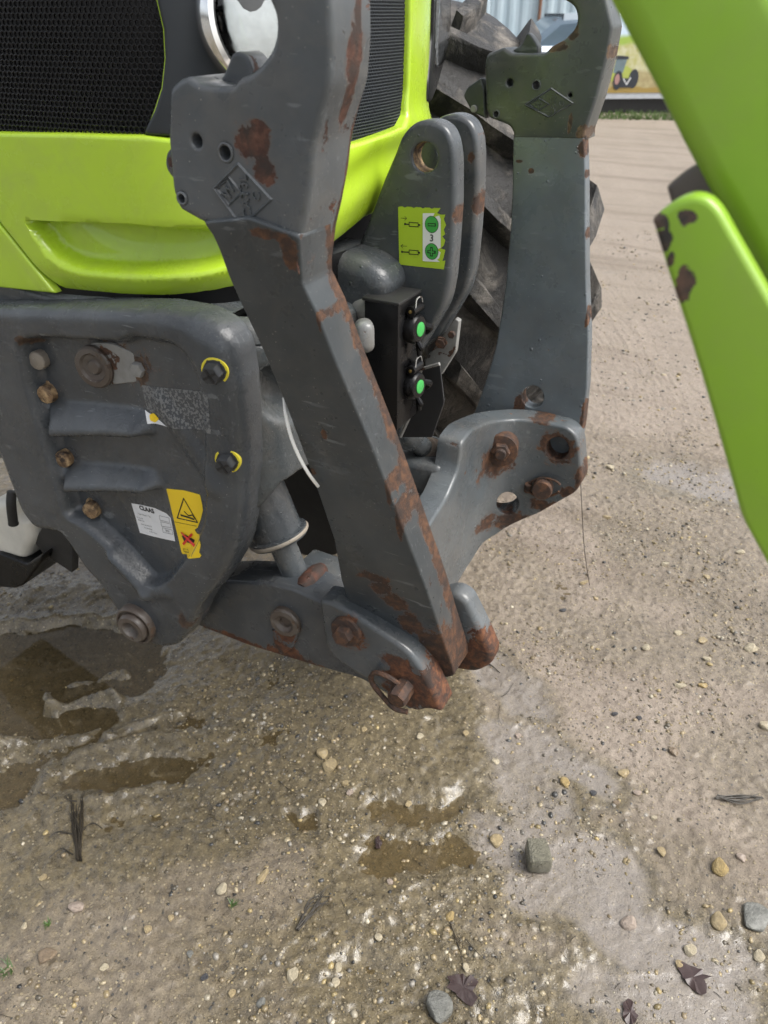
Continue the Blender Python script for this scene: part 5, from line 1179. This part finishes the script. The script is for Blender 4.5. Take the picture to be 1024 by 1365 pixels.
# ================================================================== GREEN IMPLEMENT FRAME IN FRONT
GP = YP(-.70)
gr_ = spots(GP, (886, 318, 11, 20), (880, 296, 14, 10), (912, 385, 13, 26), (916, 288, 13, 9), (894, 345, 5, 9), (900, 405, 4, 16))
M_['lime2'] = lime('lime_green_implement_paint', (.25, .455, .028), gr_, rough=.34)
M_['lime3'] = lime('lime_green_beam_paint', (.25, .455, .028), [], rough=.38)
IM = thing('implement_frame', 'lime green steel implement frame with chipped plate corner at right edge', 'machine', (.25, -.5, 0))
ip_out = [(868, 293, 5), (885, 278, 10), (905, 265, 14), (926, 259, 14), (946, 264, 14), (961, 280, 10), (980, 314), (1024, 391), (1140, 590), (1240, 820), (1200, 1010), (1110, 905), (1024, 757, 10), (988, 692, 16), (973, 637), (956, 576), (934, 501), (912, 431), (890, 365)]
plate('side_plate', GP, ip_out, .014, M_['lime2'], IM, bev=.005, res=.04)
GP2 = YP(-.655)
ip2 = [GP.hit(u, v) for u, v in fillet(ip_out)]
plate('inner_plate', GP2, [(a-.002, b_+.012) for a, b_ in ip2], .012, paint('scuffed_plate', (.10, .085, .075), [], chips=.62, rough=.55), IM, bev=.004, raw=True)
# square beam, its edge running from the top of the picture down behind the plate
GB = YP(-.665)
bm_out = [(700, -190), (806, 0), (832, 50), (868, 118), (904, 190), (936, 251), (990, 350), (1120, 590), (1330, 560), (1100, 60), (930, -240)]
plate('main_beam', GB, bm_out, .10, M_['lime3'], IM, bev=.018, res=.05)
# support leg and foot, standing outside the picture to the right
lg = GP.at(1215, 880); box('stand_leg', (lg.x+.42, -.66, lg.z/2-.02), (.07, .05, lg.z+.10), M_['lime3'], IM, .008); box('stand_foot', (lg.x+.42, -.66, .02), (.2, .16, .02), M_['lime3'], IM, .004)

# ================================================================== FAR SIDE OF THE YARD
def gw(u, d, z=0.0):                                  # point at distance d ahead along the ground, on photo column u
    x = (u-CU)/FPX
    def solve(z_):
        dy = d; # column u crosses the ground line at distance d: depth along the view axis
        dep = dy*math.cos(TH)+(CAM.z-z_)*math.sin(TH); r = x*dep
        return r
    r = solve(z); X_, Y_ = to_world(r, d); return Vector((X_, Y_, z))
# grass strip
M_['grass'] = plain('short_grass', (.075, .13, .028), .7, var=.4)
V, Fc = [], []; rgz = random.Random(9)
for i in range(5200):
    u = rgz.uniform(560, 1150); d = 14.1+rgz.random()**1.4*1.0; p = gw(u, d); hgt = rgz.uniform(.03, .10); a = rgz.uniform(0, 6.28); s = Vector((math.cos(a), math.sin(a), 0))*.012; t = Vector((rgz.uniform(-.04, .04), rgz.uniform(-.04, .04), hgt)); b0 = len(V)
    V += [p-s, p+s, p+t]; Fc.append((b0, b0+1, b0+2))
gs_ = mesh_obj('grass_strip', V, Fc, M_['grass'], None, smooth=False); gs_['kind'] = 'stuff'; gs_['label'] = 'strip of short grass below the banner'
# banner sign on a dark base
BA = gw(700, 15.0); BBp = gw(1000, 15.35); be = (BBp-BA).normalized(); BPL = Pl(BA, be, (0, 0, 1))
BN = thing('banner_sign', 'low banner sign showing a tractor in a field on dark base', 'sign', BA)
def bn(name, pts, mat, eps, parent, **k): return plate(name, BPL, pts, .0, mat, parent, bev=0, hf=lambda A: np.full(len(A), eps), **k)
Lb = 5.5
def rect(name, a0_, a1_, z0, z1, th, off, mat, parent):
    c = BA+be*((a0_+a1_)/2)+Vector((0, 0, (z0+z1)/2))+BPL.n*(off-th/2); return box(name, c, (a1_-a0_, z1-z0, th), mat, parent, 0.0, Matrix((be, Vector((0, 0, 1)), BPL.n)).transposed())
ab = BPL.hit(776, 100)[0]
rect('base_skirt', ab, Lb, .0, .24, .5, .0, M_['ink'], BN); rect('base_rail', ab, Lb, .24, .33, .5, .05, plain('silver_rail', (.50, .52, .55), .4), BN)
b = NB('banner_print'); co = b.co(); sx = b.n('ShaderNodeSeparateXYZ'); b.t.links.new(co, sx.inputs[0]); zz_ = b.math('ADD', sx.outputs[2], b.math('MULTIPLY', b.math('SUBTRACT', b.noise(co, 4, 4), .5), .12))
c = b.mix(b.mapr(b.noise(co, 14, 6, .7), .35, .65), (.34, .27, .13), (.48, .42, .22))
c = b.mix(b.mapr(zz_, .62, .68), c, b.mix(b.mapr(b.noise(co, 8, 5), .35, .65), (.46, .45, .16), (.62, .60, .42))); c = b.mix(b.mapr(zz_, 1.02, 1.07), c, (.34, .48, .08)); c = b.mix(b.mapr(zz_, 1.14, 1.2), c, (.62, .76, .88)); c = b.mix(b.mapr(zz_, .43, .41), c, (.36, .25, .07))
b.bsdf(Base_Color=c, Roughness=.5); M_['banner'] = b.m
rect('banner_print', ab, Lb, .33, 1.45, .03, .06, M_['banner'], BN)
# printed tractor: flat shapes on the banner
tp_ = BPL.hit(822, 105)[0]
def pr_(name, pts, mat, lay): plate(name, BPL, [(tp_+x*.72, .40+(z-.40)*.72) for x, z in pts], 0, mat, BN, bev=0, raw=True, hf=lambda A: np.full(len(A), .062+.002*lay))
M_['plime'] = plain('printed_lime', (.42, .48, .10), .5); M_['pglass'] = plain('printed_glass', (.16, .22, .24), .5); M_['pred'] = plain('printed_red', (.42, .24, .22), .5); M_['pblack'] = plain('printed_black', (.03, .035, .045), .5)
pr_('printed_body', [(-.16, .55), (.30, .50), (.30, .80), (.20, .86), (.0, .86), (-.16, .80)], M_['plime'], 1)
pr_('printed_cab', [(-.14, .72), (.10, .72), (.16, 1.0), (-.10, 1.02)], M_['pglass'], 2); pr_('printed_roof', [(-.12, 1.0), (.20, 1.0), (.18, 1.06), (-.10, 1.08)], M_['pblack'], 3)
circ = lambda cx, cz, rx, rz: [(cx+rx*math.cos(t), cz+rz*math.sin(t)) for t in np.linspace(0, 2*math.pi, 19)[:-1]]
for cx, cz, rx, rz in ((-.27, .60, .09, .18), (.0, .57, .11, .20), (.38, .60, .12, .20)): pr_('printed_tyre', circ(cx, cz, rx, rz), M_['pblack'], 3)
pr_('printed_rim', circ(-.27, .62, .05, .10), M_['pred'], 4); pr_('printed_rim', circ(-.02, .59, .06, .11), M_['pred'], 4); pr_('printed_front', [(.06, .42), (.36, .42), (.34, .60), (.08, .62)], M_['pblack'], 5)
pr_('printed_linkage', [(.12, .60), (.14, .62), (.22, .5), (.30, .64), (.32, .62), (.23, .46)], M_['white'], 6)

# corrugated shed
SA, SB = gw(380, 21.0), gw(1250, 23.5); se = (SB-SA).normalized(); sn = Vector((se.y, -se.x, 0)); sn = sn if (CAM-SA).dot(sn) > 0 else -sn
SH = thing('shed', 'pale blue corrugated metal shed behind the yard', 'shed', SA)
b = NB('pale_blue_cladding'); co = b.co(); st_ = b.n('ShaderNodeMapping'); b.set(st_.inputs[0], co); st_.inputs['Scale'].default_value = (3, 3, .4)
n_ = b.noise(st_.outputs[0], 1.6, 6, .65); c = b.mix(b.mapr(n_, .35, .7), (.34, .44, .50), (.46, .55, .60)); c = b.mix(b.mapr(b.noise(st_.outputs[0], 3.2, 5, .7), .68, .76, 0, .7), c, (.17, .10, .06))
b.bsdf(Base_Color=c, Roughness=.5, Metallic=.1); M_['clad'] = b.m
LS = (SB-SA).length; pw_ = LS/14
for i in range(14):
    V, Fc = [], []; n = 17
    for j in range(n):
        f = j/(n-1)*pw_; ph = (j % 4); dp = (.0 if ph in (0, 3) else .035) if True else 0
        dp = .03 if (j // 2) % 2 else 0.0
        for z in (.1, 5.2): V.append(SA+se*(i*pw_+f*.994)+sn*dp+Vector((0, 0, z)))
    for j in range(n-1): Fc.append((2*j, 2*j+2, 2*j+3, 2*j+1))
    mesh_obj('cladding_panel', V, Fc, M_['clad'], SH, smooth=False)
box('shed_body', SA+se*(LS/2)-sn*3.06+Vector((0, 0, 2.62)), (LS-.1, 6, 5.2), M_['dark'], SH, 0, Matrix((se, sn, Vector((0, 0, 1)))).transposed())
M_['rustpipe'] = plain('rusty_downpipe', (.20, .10, .06), .7)
for u in (709, 560): q = gw(u, 21.9); q = SA+se*((q-SA).dot(se))+sn*.09; tube('downpipe', [q+Vector((0, 0, .1)), q+Vector((0, 0, 5.2))], .04, M_['rustpipe'], SH, 8)
rf = [SA-se*.2+sn*.3+Vector((0, 0, 5.15)), SB+se*.2+sn*.3+Vector((0, 0, 5.15)), SB+se*.2-sn*6.3+Vector((0, 0, 6.4)), SA-se*.2-sn*6.3+Vector((0, 0, 6.4))]
mesh_obj('roof', rf+[p+Vector((0, 0, .06)) for p in rf], [(0, 1, 2, 3), (4, 5, 6, 7), (0, 1, 5, 4), (1, 2, 6, 5), (2, 3, 7, 6), (3, 0, 4, 7)], M_['clad'], SH, smooth=False)

# parked car in front of the shed (seen through the far hook's claw)
cc = gw(752, 18.2); CARM = Matrix.Translation(cc) @ Matrix.Rotation(AL+R(8), 4, 'Z')
CR = thing('parked_car', 'pale silver blue car parked before the shed, glimpsed through the far hook', 'car', cc)
M_['carp'] = plain('pale_car_paint', (.62, .70, .78), .18, .3, coat=.6, var=.04); M_['carg'] = plain('car_window_glass', (.10, .14, .18), .06, 0, var=.05)
def carloft(name, secs, mat, parent):
    V, Fc = [], []; n = len(secs[0])
    for s_ in secs: V += [CARM @ Vector(p) for p in s_]
    for i in range(len(secs)-1):
        for j in range(n): Fc.append((i*n+j, i*n+(j+1) % n, (i+1)*n+(j+1) % n, (i+1)*n+j))
    Fc += [tuple(range(n)), tuple((len(secs)-1)*n+j for j in range(n))]
    return mesh_obj(name, V, Fc, mat, parent)
def csec(x, z0, z1, w_): return [(x, -w_, z0+.08), (x, -w_, z1-.12), (x, -w_+.12, z1), (x, w_-.12, z1), (x, w_, z1-.12), (x, w_, z0+.08), (x, w_-.1, z0), (x, -w_+.1, z0)]
carloft('car_body', [csec(-2.05, .35, .72, .72), csec(-1.9, .25, .86, .82), csec(-1.0, .22, .95, .86), csec(.4, .22, .94, .86), csec(1.3, .22, .98, .86), csec(1.95, .25, .95, .8), csec(2.05, .35, .8, .72)], M_['carp'], CR)
carloft('car_cabin', [csec(-1.1, .85, .96, .76), csec(-.45, .85, 1.42, .66), csec(.2, .85, 1.48, .66), csec(1.0, .85, 1.44, .66), csec(1.75, .85, .98, .72)], M_['carg'], CR)
carloft('car_roof', [csec(-.40, 1.40, 1.445, .60), csec(.2, 1.40, 1.505, .62), csec(1.0, 1.38, 1.465, .60)], M_['carp'], CR)
for x in (-1.3, 1.3):
    for y in (-.8, .8):
        o = lathe('car_wheel', [(.0, -.1), (.2, -.1), (.30, -.09), (.32, -.05), (.32, .05), (.30, .09), (.2, .1), (0, .1)], CARM @ Vector((x, y, .32)), CARM.to_3x3() @ Vector((0, 1, 0)), M_['blackrub'], CR, 24)

# tidy: hierarchy of collections is flat; every top-level thing carries its label
